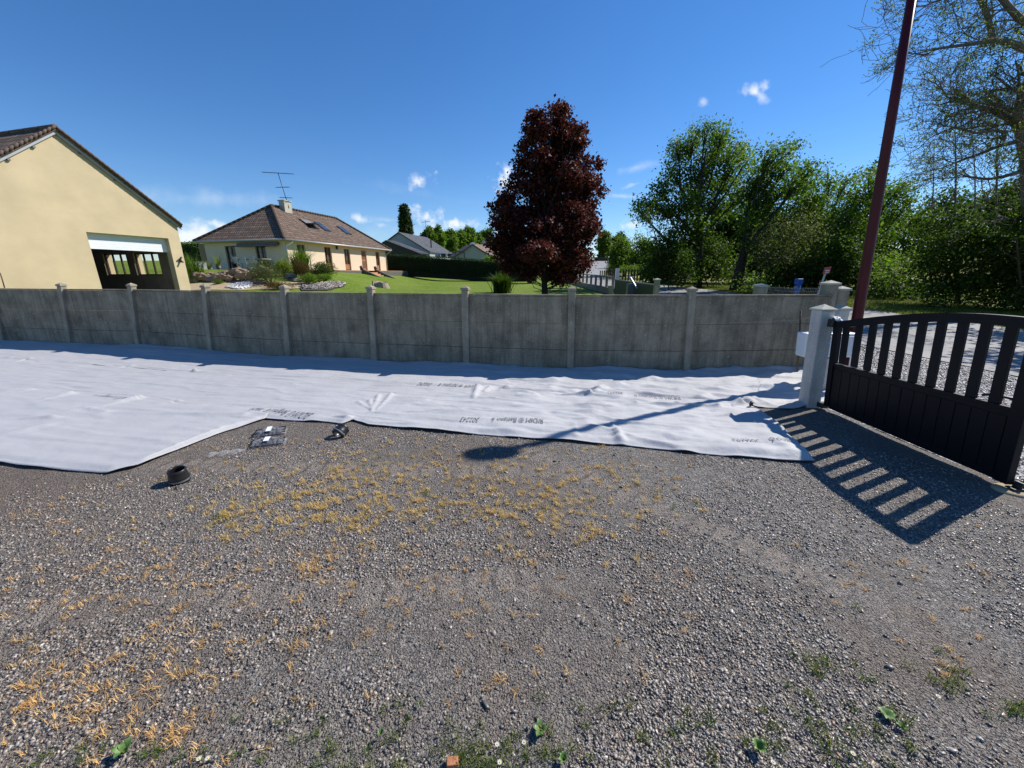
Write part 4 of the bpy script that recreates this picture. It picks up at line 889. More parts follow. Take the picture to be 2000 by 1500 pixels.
# ---- the yellow garage on the left
def garage():
    K_ = 1.18; zs = lambda z: CH + (z - CH) * K_
    p0 = P(373, 565, 15 * K_); p0[2] = 0; u = D2(15); n = D2(-75)            # gable runs along -u from the right corner, building goes back along n
    z0, ze, zr, W, Ln = .0, zs(3.46), zs(5.62), 5.5 * K_, 7.0 * K_
    o = thing('garage', 'yellow rendered garage with brown tiled gable roof and half open roller door', 'garage', (p0[0], p0[1], z0))
    mb = MB(); wall_open(mb, p0 - u * W, u, n, W, z0, ze, .28, [(W - 2.67 * K_, W - .39 * K_, zs(.78), zs(2.97))])
    A = p0 - u * W + Zv * ze; B = p0 + Zv * ze; C = p0 - u * W / 2 + Zv * zr                   # gable triangle
    mb.raw([A + Zv*.001, B + Zv*.001, C, A + n*.28 + Zv*.001, B + n*.28 + Zv*.001, C + n*.28], [(0,1,2), (5,4,3), (0,2,5,3), (1,4,5,2), (0,3,4,1)])
    mb.build('front_wall', 'render_yellow', o)
    # right wall with two windows, outer face towards +u
    ops = [(.62 * K_, 1.92 * K_, zs(1.70), zs(2.50)), (2.28 * K_, 3.55 * K_, zs(1.70), zs(2.50))]
    m2 = MB(); wall_open(m2, p0 + n * .281, n, -u, Ln - .28, z0, ze, .30, [(a - .0, b - .0, c, d) for a, b, c, d in ops]); m2.build('side_wall', 'render_yellow', o)
    m3 = MB(); wall_open(m3, p0 + n * .285 - u * .302, n, -u, Ln - .6, z0, ze - .02, .03, ops); m3.box(p0 + n * (Ln - .3) - u * (W - .3), u * (W - .6), n * .03, Zv * (ze - .02)); m3.build('inner_lining', 'inner_wall', o)
    m4 = MB(); m4.box(p0 - u * W + n * .281, u * .3, n * (Ln - .281), Zv * ze); m4.box(p0 - u * (W - .301) + n * Ln, u * (W - .301), n * .3, Zv * ze); m4.build('rear_wall', 'render_yellow', o)
    m5 = MB(); m5.box(p0 - u * (W - .3) + n * .1 + Zv * .1, u * (W - .6), n * (Ln - .2), Zv * (zs(.78) - .1)); m5.build('floor_slab', 'floor_slab', o)
    for a, b, c, d in ops:
        french_door(o, p0 + n * (.281 + a) - u * .0 + Zv * c, n, -u, b - a, c, d, 'dark_wood', 'window', 3, 'glass_clear', .2, 0, .05)
    # roof
    sl = (zr - ze) / (W / 2); ov, vg = .12, .14; nn_ = n
    ridge0 = C - n * vg + Zv * .10; ridge1 = C + n * (Ln + .6) + Zv * .10
    er0 = p0 + u * ov - n * vg + Zv * (ze - sl * ov + .10); er1 = er0 + n * (Ln + .6 + vg)
    el0 = p0 - u * (W + ov) - n * vg + Zv * (ze - sl * ov + .10); el1 = el0 + n * (Ln + .6 + vg)
    rb = MB(); th = -Zv * .09
    quad_uv(rb, [er0, er1, ridge1, ridge0], n); quad_uv(rb, [el1, el0, ridge0, ridge1], -n)
    rb.raw([er0 + th, er1 + th, ridge1 + th, ridge0 + th, el0 + th, el1 + th], [(3,2,1,0), (2,3,4,5)])
    rb.raw([er0, ridge0, ridge0 + th, er0 + th], [(3,2,1,0)]); rb.raw([el0, ridge0, ridge0 + th, el0 + th], [(0,1,2,3)]); rb.raw([er0, er1, er1 + th, er0 + th], [(3,2,1,0)]); rb.raw([el0, el1, el1 + th, el0 + th], [(0,1,2,3)]); rb.build('roof', 'tiles', o)
    vb = MB()                                                        # verge tiles, short overlapping half rounds
    for a, b in ((er0, ridge0), (el0, ridge0)):
        k = 26
        for i in range(k):
            p, q = a + (b - a) * i / k, a + (b - a) * (i + 1.02) / k; vb.tube([p - n * .0 + Zv * .0, q - n * .0 + Zv * .035], [.05, .042], 6)
    vb.build('verge_tiles', 'tiles_far', o, smooth=True)
    gb = MB(); k = 12
    for i in range(k): p, q = ridge0 + (ridge1 - ridge0) * i / k, ridge0 + (ridge1 - ridge0) * (i + 1.05) / k; gb.tube([p, q + Zv * .01], [.09, .075], 8)
    gb.build('ridge_tiles', 'tiles_far', o, smooth=True)
    bb = MB(); e = n * .03
    for a, b in ((er0, ridge0), (el0, ridge0)): bb.box(a + n * .06 + th * 1.02 - Zv * .10, (b - a), e, Zv * .10)
    bb.build('bargeboard', 'zinc', o)
    for f, a, b in [(.12, er0, ridge0), (.35, er0, ridge0), (.6, er0, ridge0), (.85, er0, ridge0), (.6, el0, ridge0), (.8, el0, ridge0)]:
        p = a + (b - a) * f; m = MB(); m.box(p + n * .08 + th - Zv * .16, u * .07, n * .14, Zv * .06); m.build('purlin_end', 'soffit', o)
    # half open roller door
    rd = MB(); q = p0 - u * 2.67 * K_ + n * .20
    for i in range(6): rd.box(q + Zv * (zs(2.50) + .092 * i), u * 2.28 * K_, n * (.03 + .004 * (i % 2)), Zv * .090)
    rd.build('roller_door', 'white_pvc', o)
    m = MB(); lp = p0 - u * .2 + Zv * zs(2.17); m.cbox(lp - n * .03, .1, .06, .14, -15); q = m.build('wall_lamp', 'dark_metal', o)
    m = MB(); m.tube([lp - n * .05 + Zv * .02, lp - n * .16 + Zv * .0], .035, 10); m.tube([lp - n * .05 + Zv * .14, lp - n * .14 + Zv * .2], .03, 10); m.build('spotlight', 'dark_metal', q, smooth=True)
    # car nose inside
    cc = p0 - u * 2.75 + n * 4.8; fx = n; sx = u                         # car points along -n (towards the door)
    c = thing('parked_car', 'silver car parked inside the dark garage, only its nose and windscreen showing', 'car', tuple(cc + Zv * zs(.78))); z = zs(.78)
    prof = [(-2.0, .35), (-2.05, .6), (-1.9, .78), (-1.05, .95), (-.35, 1.38), (.9, 1.45), (1.75, 1.1), (2.05, .95), (2.1, .4)]
    m = MB(); k = len(prof)
    for s_, ww in ((-1, 1.), (1, 1.)):
        for a, b in prof: m.v.append(tuple(cc + fx * a + sx * s_ * (.82 - .18 * max(0, (b - .9) / .5)) + Zv * (z + b - .15)))
    for i in range(k - 1): m.f.append((i, i+1, k+i+1, k+i)); m.m.append(0)
    m.f.append(tuple(range(k))[::-1]); m.f.append(tuple(range(k, 2*k))); m.m += [0, 0]; m.f.append((0, k, 2*k-1, k-1)); m.m.append(0)
    m.build('body', 'silver_car', c, bevel=.05, fix=True)
    m = MB(); a0, b0, a1, b1 = -1.0, .985, -.42, 1.335; pt = lambda a, b, s_: cc + fx * (a - .03) + sx * s_ * (.74 - .18 * max(0, (b - .9) / .5)) + Zv * (z + b - .14); m.face([pt(a0, b0, -1), pt(a0, b0, 1), pt(a1, b1, 1), pt(a1, b1, -1)]); m.build('windscreen', 'glass', c)
    for a in (-1.35, 1.35):
        for s_ in (-1, 1):
            m = MB(); w = cc + fx * a + sx * s_ * .76 + Zv * (z + .32); m.tube([w - sx * .1, w + sx * .1], .31, 18); q = m.build('wheel', 'black_rubber', c); m = MB(); m.tube([w + sx * s_ * .08, w + sx * s_ * .108], .19, 14); m.build('rim', 'silver', q)
    for s_ in (-1, 1): m = MB(); m.tube([cc + fx * -1.93 + sx * s_ * .6 + Zv * (z + .52), cc + fx * -2.04 + sx * s_ * .6 + Zv * (z + .5)], .1, 10); m.build('headlight', 'lamp_glass', c)
garage()

# ---- the cream bungalow with the hipped roof
def bungalow():
    c0 = P(564, 526, 33); zf = 2.10; c0[2] = 0; u = D2(15); v = D2(-75); Lu, Lv = 14.4, 8.5; z0, ze = .6, 4.42
    o = thing('bungalow', 'cream bungalow with a large brown tiled hip roof, chimney and three roof windows', 'house', (c0[0], c0[1], zf))
    ops = [(1.22, 2.12, 2.9, 4.14), (4.45, 5.35, zf, 4.14), (7.14, 8.02, zf, 4.12), (9.85, 10.72, zf, 4.12), (12.42, 13.17, zf, 4.10)]
    m = MB(); wall_open(m, c0, u, v, Lu, z0, ze, .3, ops); m.build('front_wall', 'render_cream', o)
    ope = [(2.02, 3.08, zf, 4.0), (5.2, 6.3, zf, 4.02)]
    m = MB(); wall_open(m, c0 + v * .301, v, u, Lv - .301, z0, ze, .3, [(a - .301, b - .301, c, d) for a, b, c, d in ope]); m.build('end_wall', 'render_cream', o)
    m = MB(); m.box(c0 + v * Lv + u * .301 + Zv * z0, u * (Lu - .6), -v * .3, Zv * (ze - z0)); m.box(c0 + u * Lu + v * .301 + Zv * z0, -u * .3, v * (Lv - .61), Zv * (ze - z0)); m.build('rear_wall', 'render_cream', o)
    m = MB(); m.box(c0 + u * .31 + v * .31 + Zv * (ze - .1), u * (Lu - .65), v * (Lv - .65), Zv * .08); m.box(c0 + u * .31 + v * .31 + Zv * (zf - .1), u * (Lu - .65), v * (Lv - .65), Zv * .08); m.build('ceiling_slab', 'floor_slab', o)
    m = MB(); m.box(c0 - v * .02 - u * .02 + Zv * z0, u * (Lu + .04), v * .03, Zv * (zf - z0 - .03)); m.build('plinth', 'stone_dark', o)
    for i, (a, b, c, d) in enumerate(ops):
        if i == 3:
            q = MB(); q.box(c0 + u * a + v * .1 + Zv * c, u * (b - a), v * .06, Zv * (d - c)); dd = q.build('front_door', 'orange_wood', o); q = MB()
            for zz in (c + .25, c + 1.15): q.box(c0 + u * (a + .15) + v * .085 + Zv * zz, u * (b - a - .3), v * .012, Zv * .7)
            q.build('panel', 'brown_wood', dd); tag(dd, 'solid orange brown wooden front door'); continue
        dd, q = french_door(o, c0 + u * a + Zv * c, u, v, b - a, c, d, 'brown_wood', 'window' if i == 0 else 'french_door', 2, 'glass', .13, .0 if i == 0 else .55, .07, 2)
        if i: k = MB(); k.box(q - v * .012 + u * .08 + Zv * .1, u * (b - a - .16), v * .01, Zv * .45); k.build('door_panel', 'orange_wood', dd)
        for s_ in (0, 1):
            k = MB(); x0 = .08 + s_ * (b - a - .16) * .68; w = (b - a - .16) * .32
            for j in range(6): k.box(q + v * (.10 + .03 * (j % 2)) + u * (x0 + w * j / 6) + Zv * .1, u * w / 6, v * .01, Zv * (d - c - .2))
            k.build('curtain', 'curtain', dd)
        k = MB(); k.box(c0 + u * (a - .04) - v * .04 + Zv * (c - .07), u * (b - a + .08), v * .2, Zv * .068); k.build('sill', 'render_beige', dd)
    for a, b, c, d in ope:
        dd, q = french_door(o, c0 + v * a + Zv * c, v, u, b - a, c, d, 'dark_wood', 'french_door', 2, 'glass', .13, 0, .09, 3)
        k = MB(); k.box(q + u * .12 + v * .1 + Zv * .05, v * .2, u * .02, Zv * (d - c - .1)); k.box(q + u * .12 + v * (b - a - .3) + Zv * .05, v * .2, u * .02, Zv * (d - c - .1)); k.build('curtain', 'curtain', dd)
    # hip roof
    ov = .5; zE = 4.40; zR = 7.62; r0 = c0 + u * 3.5 + v * (Lv / 2) + Zv * zR; r1 = c0 + u * 11.9 + v * (Lv / 2) + Zv * zR
    a = c0 - u * ov - v * ov + Zv * zE; b = c0 + u * (Lu + ov) - v * ov + Zv * zE; c = c0 + u * (Lu + ov) + v * (Lv + ov) + Zv * zE; d = c0 - u * ov + v * (Lv + ov) + Zv * zE
    m = MB(); quad_uv(m, [a, b, r1, r0], u); quad_uv(m, [d, a, r0], -v); quad_uv(m, [b, c, r1], v); quad_uv(m, [c, d, r0, r1], -u); rf = m.build('roof', 'tiles', o)
    m = MB(); t = -Zv * .05; m.raw([a + t, b + t, c + t, d + t], [(3,2,1,0)]); m.build('soffit', 'render_beige', o)
    m = MB()
    for p, q, k in ((a, r0, 16), (b, r1, 16), (d, r0, 16), (r0, r1, 24)):
        for i in range(k): m.tube([p + (q - p) * i / k + Zv * .03, p + (q - p) * (i + 1.04) / k + Zv * .06], [.13, .10], 8)
    m.build('ridge_tiles', 'tiles', rf, smooth=True)
    m = MB()
    for p, q in ((a, b), (b, c), (c, d), (d, a)): m.tube([p + Zv * -.02, q + Zv * -.02], .075, 8)
    m.build('gutter', 'zinc', o, smooth=True)
    m = MB(); e = c0 - v * .45 + u * .35 + Zv * 4.34; m.tube([e, e - Zv * .12, c0 - v * .06 + u * .05 + Zv * 3.95, c0 - v * .06 + u * .05 + Zv * 2.1], .045, 8); m.build('downpipe', 'white_pvc', o, smooth=True)
    m = MB(); e = b - u * .3 + Zv * -.06; m.tube([e, e - Zv * .12, c0 + u * (Lu + .05) - v * .05 + Zv * 3.9, c0 + u * (Lu + .05) - v * .05 + Zv * 2.1], .045, 8); m.build('downpipe', 'zinc', o, smooth=True)
    # chimney and aerial
    ch = c0 + u * 4.75 + v * (Lv / 2 - .35); m = MB(); m.box(ch - u * .42 - v * .3 + Zv * 7.0, u * .84, v * .6, Zv * 1.15); cm = m.build('chimney', 'render_beige', rf, bevel=.01)
    m = MB(); m.box(ch - u * .48 - v * .36 + Zv * 8.151, u * .96, v * .72, Zv * .07); m.build('chimney_cap', 'render_beige', rf)
    ma = ch + u * .05 - v * .33; m = MB(); At = P(543, 338, ma[1]); A0 = ma + Zv * 7.6; m.tube([A0, At], .03, 8)
    def elements(z, half, n_, boom, dirv):
        cc = A0 + (At - A0) * z; m.tube([cc - dirv * boom, cc + dirv * boom], .025, 6); s_ = np.cross(dirv, Zv)
        for i in range(n_): q = cc + dirv * boom * (2 * i / (n_ - 1) - 1); m.tube([q - s_ * half * (.6 + .4 * i / n_), q + s_ * half * (.6 + .4 * i / n_)], .014, 5)
    dx = np.array([.97, .25, 0]); elements(1.0, .34, 12, 1.25, dx); elements(.60, .22, 8, .62, np.array([.99, -.1, 0])); elements(.30, .4, 5, .5, dx)
    m.build('aerial', 'dark_metal', rf, smooth=True)
    # roof windows
    s = (zR - zE) / (Lv / 2 + ov); nr = -(v * s) + Zv; nr /= np.linalg.norm(nr); up = v + Zv * s; up /= np.linalg.norm(up)
    for k, (cu, cv, w, h, opn) in enumerate([(5.45, 1.62, 1.0, 1.35, 1), (7.1, 1.55, .72, 1.35, 0), (10.25, 1.55, .78, 1.25, 0)]):
        p = c0 + u * (cu - w / 2) + v * cv + Zv * (zE + (cv + ov) * s); m = MB(); m.box(p - u * .06 - up * .06, u * (w + .12), up * (h + .12), nr * .07); f = m.build('roof_window', 'dark_metal', rf)
        gl = MB()
        if opn:                                                     # tilted open sash; a dark sheet stands in for the shade of the hole
            gl.box(p + nr * .072, u * w, up * h, nr * .004); gl.build('opening', 'dark_metal', f); g2 = MB(); dv = up * .75 + nr * .5; dv /= np.linalg.norm(dv); g2.box(p + up * (h * .45) + nr * .1, u * w, -up * (h * .5) + nr * .42, nr * .04); g2.box(p + up * (h * .46) + nr * .1, u * w, up * (h * .5) - nr * .02, nr * .04); g2.build('sash', 'soffit', f)
        else: gl.box(p + nr * .072 + up * .03, u * w, up * (h - .03), nr * .012); gl.build('pane', 'glass_sky', f)
    # awning box on the end wall
    m = MB(); m.box(c0 - u * .28 + v * .5 + Zv * 4.02, v * 4.15, u * .26, Zv * .20); m.box(c0 - u * .55 + v * .55 + Zv * 3.9, v * 4.05, u * .30, Zv * .10); m.build('awning_box', 'awning', o, bevel=.02)
    m = MB(); m.cbox(c0 + u * 6.1 - v * .07 + Zv * 4.0, .14, .14, .3, 75); m.build('wall_lamp', 'dark_metal', o)
    # terrace slab strip along the front and the steps
    tr = thing('terrace', 'narrow stone edged terrace strip along the front of the bungalow', 'terrace', tuple(c0 + u * 7 - v * .8 + Zv * 1.9)); m = MB(); m.box(c0 + u * 2.7 - v * 1.3 + Zv * 1.2, u * 5.5, v * 1.27, Zv * .86); m.box(c0 + u * 10.2 - v * 1.3 + Zv * 1.2, u * 7.0, v * 1.27, Zv * .86); m.build('kerb', 'stone_dark', tr, bevel=.02); m = MB(); m.box(c0 + u * 2.7 - v * 1.28 + Zv * 2.062, u * 14.4, v * 1.25, Zv * .03); m.build('paving', 'terracotta', tr)
    st = thing('garden_steps', 'terracotta tiled steps between two low dark stone side walls', 'steps', tuple(c0 + u * 9.2 - v * 2.2 + Zv * 1.6)); n_ = 6
    for i in range(n_):
        m = MB(); zt = 2.055 - .15 * (i + 1); m.box(c0 + u * 8.2 - v * (1.3 + .34 * (i + 1)) + Zv * .7, u * 1.95, v * .339, Zv * (zt - .7)); m.build('step', 'terracotta', st)
    for uu in (7.95, 10.16):
        m = MB(); A = c0 + u * uu - v * 1.3; B_ = A - v * 2.5; w = u * .24; m.raw([A + Zv*.7, B_ + Zv*.7, B_ + Zv*1.2, A + Zv*2.22, A + w + Zv*.7, B_ + w + Zv*.7, B_ + w + Zv*1.2, A + w + Zv*2.22], [(0,1,2,3), (7,6,5,4), (0,4,5,1), (1,5,6,2), (2,6,7,3), (3,7,4,0)]); m.build('side_wall', 'stone_dark', st, fix=True, bevel=.03)
    return c0, u, v
BC, BU, BVv = bungalow()

def pot_plant(base, label, leafm='leaf_yellow', h=.5, hp=.4, spiky=True, group='potted plants by the bungalow'):
    o = thing('potted_plant', label, 'potted plant', tuple(base), group); m = MB(); lathe_at(m, [(0, 0), (.13, 0), (.19, hp), (.17, hp), (.15, hp - .05), (0, hp - .05)], base, 14); m.build('pot', 'pot', o, smooth=True)
    if h: b = blades([np.array(base) + [0, 0, hp - .05]], 60, h, .012, .05, leafm, 'leaves', .9, o)
pot_plant(BC + BU * 8.05 - BVv * 1.15 + Zv * 2.09, 'dark pot with a low plant left of the top of the steps', 'leaf_dark', .12)
pot_plant(BC + BU * 10.45 - BVv * 1.15 + Zv * 2.09, 'dark pot with a low plant right of the top of the steps', 'leaf_dark', .12)
q = P(412, 531, 31); pot_plant(q, 'spiky yellow green potted plant on the left of the terrace', 'leaf_yellow', .6, .3)
q = P(429, 531, 31.5); pot_plant(q, 'tall fan leaved potted plant in front of the left french door', 'leaf_yellow', .9, .45)
q = P(459, 528, 30.5); pot_plant(q, 'yellow leaved potted plant at the left end of the table', 'leaf_brown', .6, .3)
def table():
    a = P(462, 526, 31); o = thing('garden_table', 'long garden table on the terrace before the end wall', 'table', tuple(a)); v = -BVv; u = BU; zt = a[2] + .72
    t0 = np.array([a[0], a[1], 0]); m = MB(); m.box(t0 + Zv * zt, v * 2.6, u * .9, Zv * .06); m.build('table_top', 'table', o)
    for i in (0.1, 2.4):
        for j in (.08, .75): m = MB(); m.box(t0 + v * i + u * j + Zv * (a[2] - .2), v * .07, u * .07, Zv * .919); m.build('leg', 'table', o)
    for k, xx in enumerate((.5, 1.3, 2.1)):
        c = thing('garden_chair', ['first', 'middle', 'last'][k] + ' garden chair from the left along the terrace table', 'chair', tuple(t0 + v * xx + Zv * a[2]), 'garden chairs at the terrace table'); b = t0 + v * (xx - .22) - u * .45
        m = MB(); m.box(b + Zv * (a[2] + .42), v * .45, u * .42, Zv * .04); m.build('seat', 'grey_metal', c); m = MB(); m.box(b + Zv * (a[2] + .46), v * .45, u * .03, Zv * .45); m.build('backrest', 'grey_metal', c)
        for i in (0, .42):
            for j in (0, .38): m = MB(); m.box(b + v * i + u * j + Zv * (a[2] - .1), v * .03, u * .03, Zv * .519); m.build('leg', 'grey_metal', c)
table()

# ---- houses further off
def gable_house(o, pk, le, re, Yd, rpx, ze, wall, roofm, ov=.25, name='wall', rth=.16, base=None):
    """gable given by three points of the picture at depth Yd, ridge runs to the ridge end seen at rpx"""
    K = P(*pk, Yd); A = P(*le, Yd + ze[0]); B = P(*re, Yd + ze[1]); d = ray(*rpx); E = np.array([0, 0, CH]) + d * (K[2] - CH) / d[2]; w = E - K; wl = np.linalg.norm(w); wn = w / wl
    zb = min(A[2], B[2]) - 5; m = MB()
    pts = [np.array([A[0], A[1], zb]), np.array([B[0], B[1], zb]), B, K, A]; inn = [p + w for p in pts]
    m.raw(pts + inn, [(0,1,2,3,4), (9,8,7,6,5), (0,5,6,1), (1,6,7,2), (4,9,5,0)]); m.build(name, wall, o, fix=True)
    r = MB(); gb = (B - A) / np.linalg.norm(B - A)
    for S, sg in ((B, 1), (A, -1)):
        sl = (S - K); sn = sl / np.linalg.norm(sl); e = K + sl + sn * ov; up_ = np.array([0, 0, rth]); k0, k1, e0, e1 = K - wn * ov, K + w + wn * ov, e - wn * ov, e + w + wn * ov
        if sg > 0: quad_uv(r, [e0 + up_, e1 + up_, k1 + up_, k0 + up_], wn)
        else: quad_uv(r, [e1 + up_, e0 + up_, k0 + up_, k1 + up_], -wn)
        r.raw([k0, e0, e0 + up_, k0 + up_, k1, e1, e1 + up_, k1 + up_], [(0,1,2,3), (7,6,5,4), (1,5,6,2), (0,4,5,1)])
    return K, A, B, w, r.build('roof', roofm, o)
def slate_house():
    Yd = 74; k = P(779, 454, Yd); o = thing('slate_house', 'pale grey gabled house with a dark slate roof behind the hedge', 'house', (k[0], k[1], 2))
    K, A, B, w, rf = gable_house(o, (779,455), (748,478), (839,492), Yd, (833,465), (0, 0), 'render_grey', 'slate')
    p = K + (B - K) * .75 + w * .35; m = MB(); m.tube([p - Zv * .2, p + Zv * 1.6], .12, 8); m.build('flue', 'dark_metal', rf)
    m = MB(); q = P(833, 462, Yd + 10); m.tube([q - Zv * 1, q + Zv * 3.2], .04, 5); m.tube([q + Zv * 2.7 - [.8, 0, 0], q + Zv * 2.9 + [.9, 0, 0]], .04, 5); m.build('aerial', 'dark_metal', rf)
    for px in (850, 861, 875): m = MB(); q = P(px, 502, Yd - 1); m.box(q, (.9, .2, 0), (0, .1, 0), (0, 0, .6)); m.build('window', 'glass_sky', o)
    o2 = thing('barn', 'low dark timber lean-to with a slate roof in front of the slate house', 'outbuilding', tuple(P(760, 490, Yd - 4)))
    gable_house(o2, (757,471), (744,479), (822,496), Yd - 4, (768,471.5), (0, 0), 'barn_wood', 'slate', .3)
slate_house()
def beige_houses():
    Yd = 62; k = P(909, 481, Yd); o = thing('beige_house', 'nearer beige gabled house with a pinkish tiled roof above the hedge', 'house', (k[0], k[1], 1))
    gable_house(o, (909,482), (880,502), (956,512), Yd, (922,479), (0, 0), 'render_beige', 'tiles_far')
    Yd = 66; k = P(924, 477, Yd); o = thing('beige_house', 'second beige house just behind it with the longer tiled roof and white dish', 'house', (k[0], k[1], 1))
    K, A, B, w, rf = gable_house(o, (923,478), (895,500), (972,508), Yd, (966,482), (0, 0), 'render_beige', 'tiles_far')
    m = MB(); c = P(923, 480, Yd - 1); m.lathe([(0, 0), (.3, .04), (.5, .14), (.5, .17), (.3, .07), (0, .03)], 16, Matrix.Translation(Vector(c)) @ Matrix.Rotation(R(70), 4, 'X')); m.build('satellite_dish', 'white_paint', rf, smooth=True)
    m = MB(); c = P(947, 482, Yd + 3); m.cbox(c, .7, .7, 1.0, 20); m.build('chimney', 'render_beige', rf)
    o = thing('pergola', 'thin dark metal pergola frame above the hedge left of the beige houses', 'pergola', tuple(P(893, 505, 58)))
    a = P(890, 507, 58); b = P(907, 508, 58); h = 1.1
    for q in (a, b): m = MB(); m.tube([q - Zv * 2, q + Zv * h], .06, 5); m.build('post', 'dark_metal', o)
    m = MB(); m.tube([a + Zv * h, b + Zv * h], .06, 5); m.tube([a + Zv * h, a + Zv * h + [-1.2, 1.5, 0]], .05, 5); m.build('beam', 'dark_metal', o)
beige_houses()

# ================================================================= neighbour's garden
def boulder(px, py, Yd, w, h, mat, label, group):
    Yt = TG(px, 551 + (px - 440) * .01)[1] if group.startswith('boulders') else TG(px, py + 3)[1]; c = P(px, py, Yt + (.5 if py < 538 else 0)); bm = bmesh.new(); bmesh.ops.create_icosphere(bm, subdivisions=2, radius=1); sd_ = rng.random(3) * 50
    for v in bm.verts:
        d = v.co; q = float(fnoise(d.x * 1.3 + sd_[0], d.y * 1.3 + d.z * 1.1 + sd_[1], 3)); k = .72 + .55 * q; d = Vector([round(t_ * 1.7) / 1.7 * .7 + t_ * .3 for t_ in d]); v.co = Vector((d.x * w * k / 2, d.y * w * .7 * k / 2, d.z * h * k / 2)) + Vector(c)
    me = bpy.data.meshes.new('boulder'); bm.to_mesh(me); bm.free(); me.materials.append(M[mat]); ob = bpy.data.objects.new('boulder', me); col.objects.link(ob)
    return tag(ob, label, 'boulder', group)
BSC = .80
BL = [(378,548,28,.95,.55),(384,538,29,.8,.5),(396,541,28.5,.85,.6),(413,545,28,.8,.5),(411,537,29,.9,.45),(424,542,28.3,.8,.6),(434,541,28,.6,.5),(444,535,28.6,.95,.5),(432,536,28.6,.7,.4),(456,536,28,.7,.8),(471,539,27.5,.8,.6),(468,530,28.4,1.05,.5),(486,538,27.5,1.0,.65),(494,529,28.5,.9,.5),(505,535,27.6,.9,.6),(511,528,28.4,.9,.6),(447,544,27.6,.6,.5),(520,531,28,.8,.6)]
for i, (x, y, Yd, w, h) in enumerate(BL): boulder(x, y, Yd, w * .86, h * .95, 'stone_tan' if i % 5 != 3 else 'stone_grey', 'rough tan and grey boulder of the dry stone bank edging the terrace', 'boulders edging the terrace')
for x, y, Yd, w, h, l in [(568,541,25,.7,.6,'grey boulder between the brown bush and the green cushion shrub'), (579,548,24.5,.8,.35,'flat tan boulder left of the first cushion shrub'), (611,533,27,.8,.5,'pale boulder just left of the dark round shrub'), (503,551,25,.9,.4,'weathered long log-like boulder below the heather')]: boulder(x, y, Yd, w, h, 'stone_grey', l, 'loose boulders in the flower bed')
def patch(name, pts, mat, kind='structure', up=.03, res=.35):
    q = np.array([TG(*p)[:2] for p in pts]); c = q.mean(0); V = []; F = []; rings = 7; n = len(q) * 4; t = np.arange(n) / 4; b = np.array([q[int(s) % len(q)] * (1 - s % 1) + q[(int(s) + 1) % len(q)] * (s % 1) for s in t])
    b = b + (np.random.default_rng(3).random(b.shape) - .5) * .15
    for k in range(rings):
        for p in b: w = c + (p - c) * (k + .001) / (rings - 1); V.append((w[0], w[1], Tz(*w) + up))
    for k in range(rings - 1):
        for j in range(n): F.append((k*n+j, (k+1)*n+j, (k+1)*n+(j+1) % n, k*n+(j+1) % n))
    return tag(npmesh(name, V, F, mat, smooth=True), kind=kind), q
patch('garden_path', [(372,556), (420,551), (500,545), (520,552), (560,556), (620,553), (640,560), (560,566), (470,568), (372,568)], 'sand')
patch('flower_bed', [(585,561), (610,556), (640,552), (664,551), (678,555), (672,561), (640,568), (590,569)], 'mulch', up=.06)
pe = [TG(x, y) for x, y in [(440,563), (460,557), (484,552), (496,555), (486,563), (466,567)]]
def pebbles():
    q = np.array(pe)[:, :2]; c = q.mean(0); n = 1200; C = []
    for _ in range(n): i = rng.integers(len(q)); a = q[i] + (q[(i+1) % len(q)] - q[i]) * rng.random(); p = c + (a - c) * rng.random() ** .5; C.append((p[0], p[1], Tz(*p) + .06))
    tag(stones(np.array(C), .07 + .08 * rng.random(n), 'white_pebbles', 'pebble', .6), kind='stuff')
pebbles()
def slate_bed():
    q = np.array([TG(x, y)[:2] for x, y in [(590,561), (612,557), (640,553), (664,552), (674,555), (668,561), (640,566), (594,567)]]); c = q.mean(0); C = []
    for _ in range(1500): i = rng.integers(len(q)); a = q[i] + (q[(i+1) % len(q)] - q[i]) * rng.random(); p = c + (a - c) * rng.random() ** .5; C.append((p[0], p[1], Tz(*p) + .08))
    tag(stones(np.array(C), .09 + .10 * rng.random(1500), 'slate_pieces', 'stone_chip', .3), kind='stuff')
slate_bed()
def tp(px, py): return TG(px, py)
def bsh(px, py, wpx, hpx, leaf, label, n=1800, ls=.05, cat='shrub', lobes=8, name='shrub', aspect=.55):
    b = tp(px, py); w = pxm(wpx, b); h = pxm(hpx, b); return bush(name, label, b, w * 1.4, h * 1.2, leaf, ls * 1.1, int(n * 1.5), None, cat, lobes, .1, aspect)
bsh(427, 556, 16, 8, 'leaf_mid', 'tiny dark green cushion shrub on the sandy path', 500, .04)
bsh(530, 556, 52, 34, 'leaf_grey', 'large grey green heather mound left of the yellow bush', 3800, .045, lobes=12)
bsh(556, 541, 26, 28, 'leaf_yellow', 'bright yellow green spurge bush in the flower bed', 2200, .06)
bsh(589, 548, 38, 36, 'leaf_brown', 'reddish brown and green bush right of the yellow one', 3000, .05, lobes=10)
bsh(602, 557, 30, 19, 'leaf_light', 'bright green cushion shrub nearest the fence', 2200, .05)
bsh(634, 552, 26, 14, 'leaf_light', 'second bright green cushion shrub beside the slate mulch', 1600, .05)
bsh(620, 550, 14, 12, 'leaf_brown', 'small brownish shrub between the two green cushions', 700, .05)
bsh(639, 542, 38, 28, 'leaf_dark', 'dark round evergreen shrub before the bungalow front', 3200, .06, lobes=9)
bsh(548, 565, 46, 12, 'leaf_brown', 'low dark ground hugging shrub against the fence', 1500, .05)
bsh(881, 543, 15, 15, 'leaf_mid', 'small conical green conifer alone on the lawn', 900, .09)
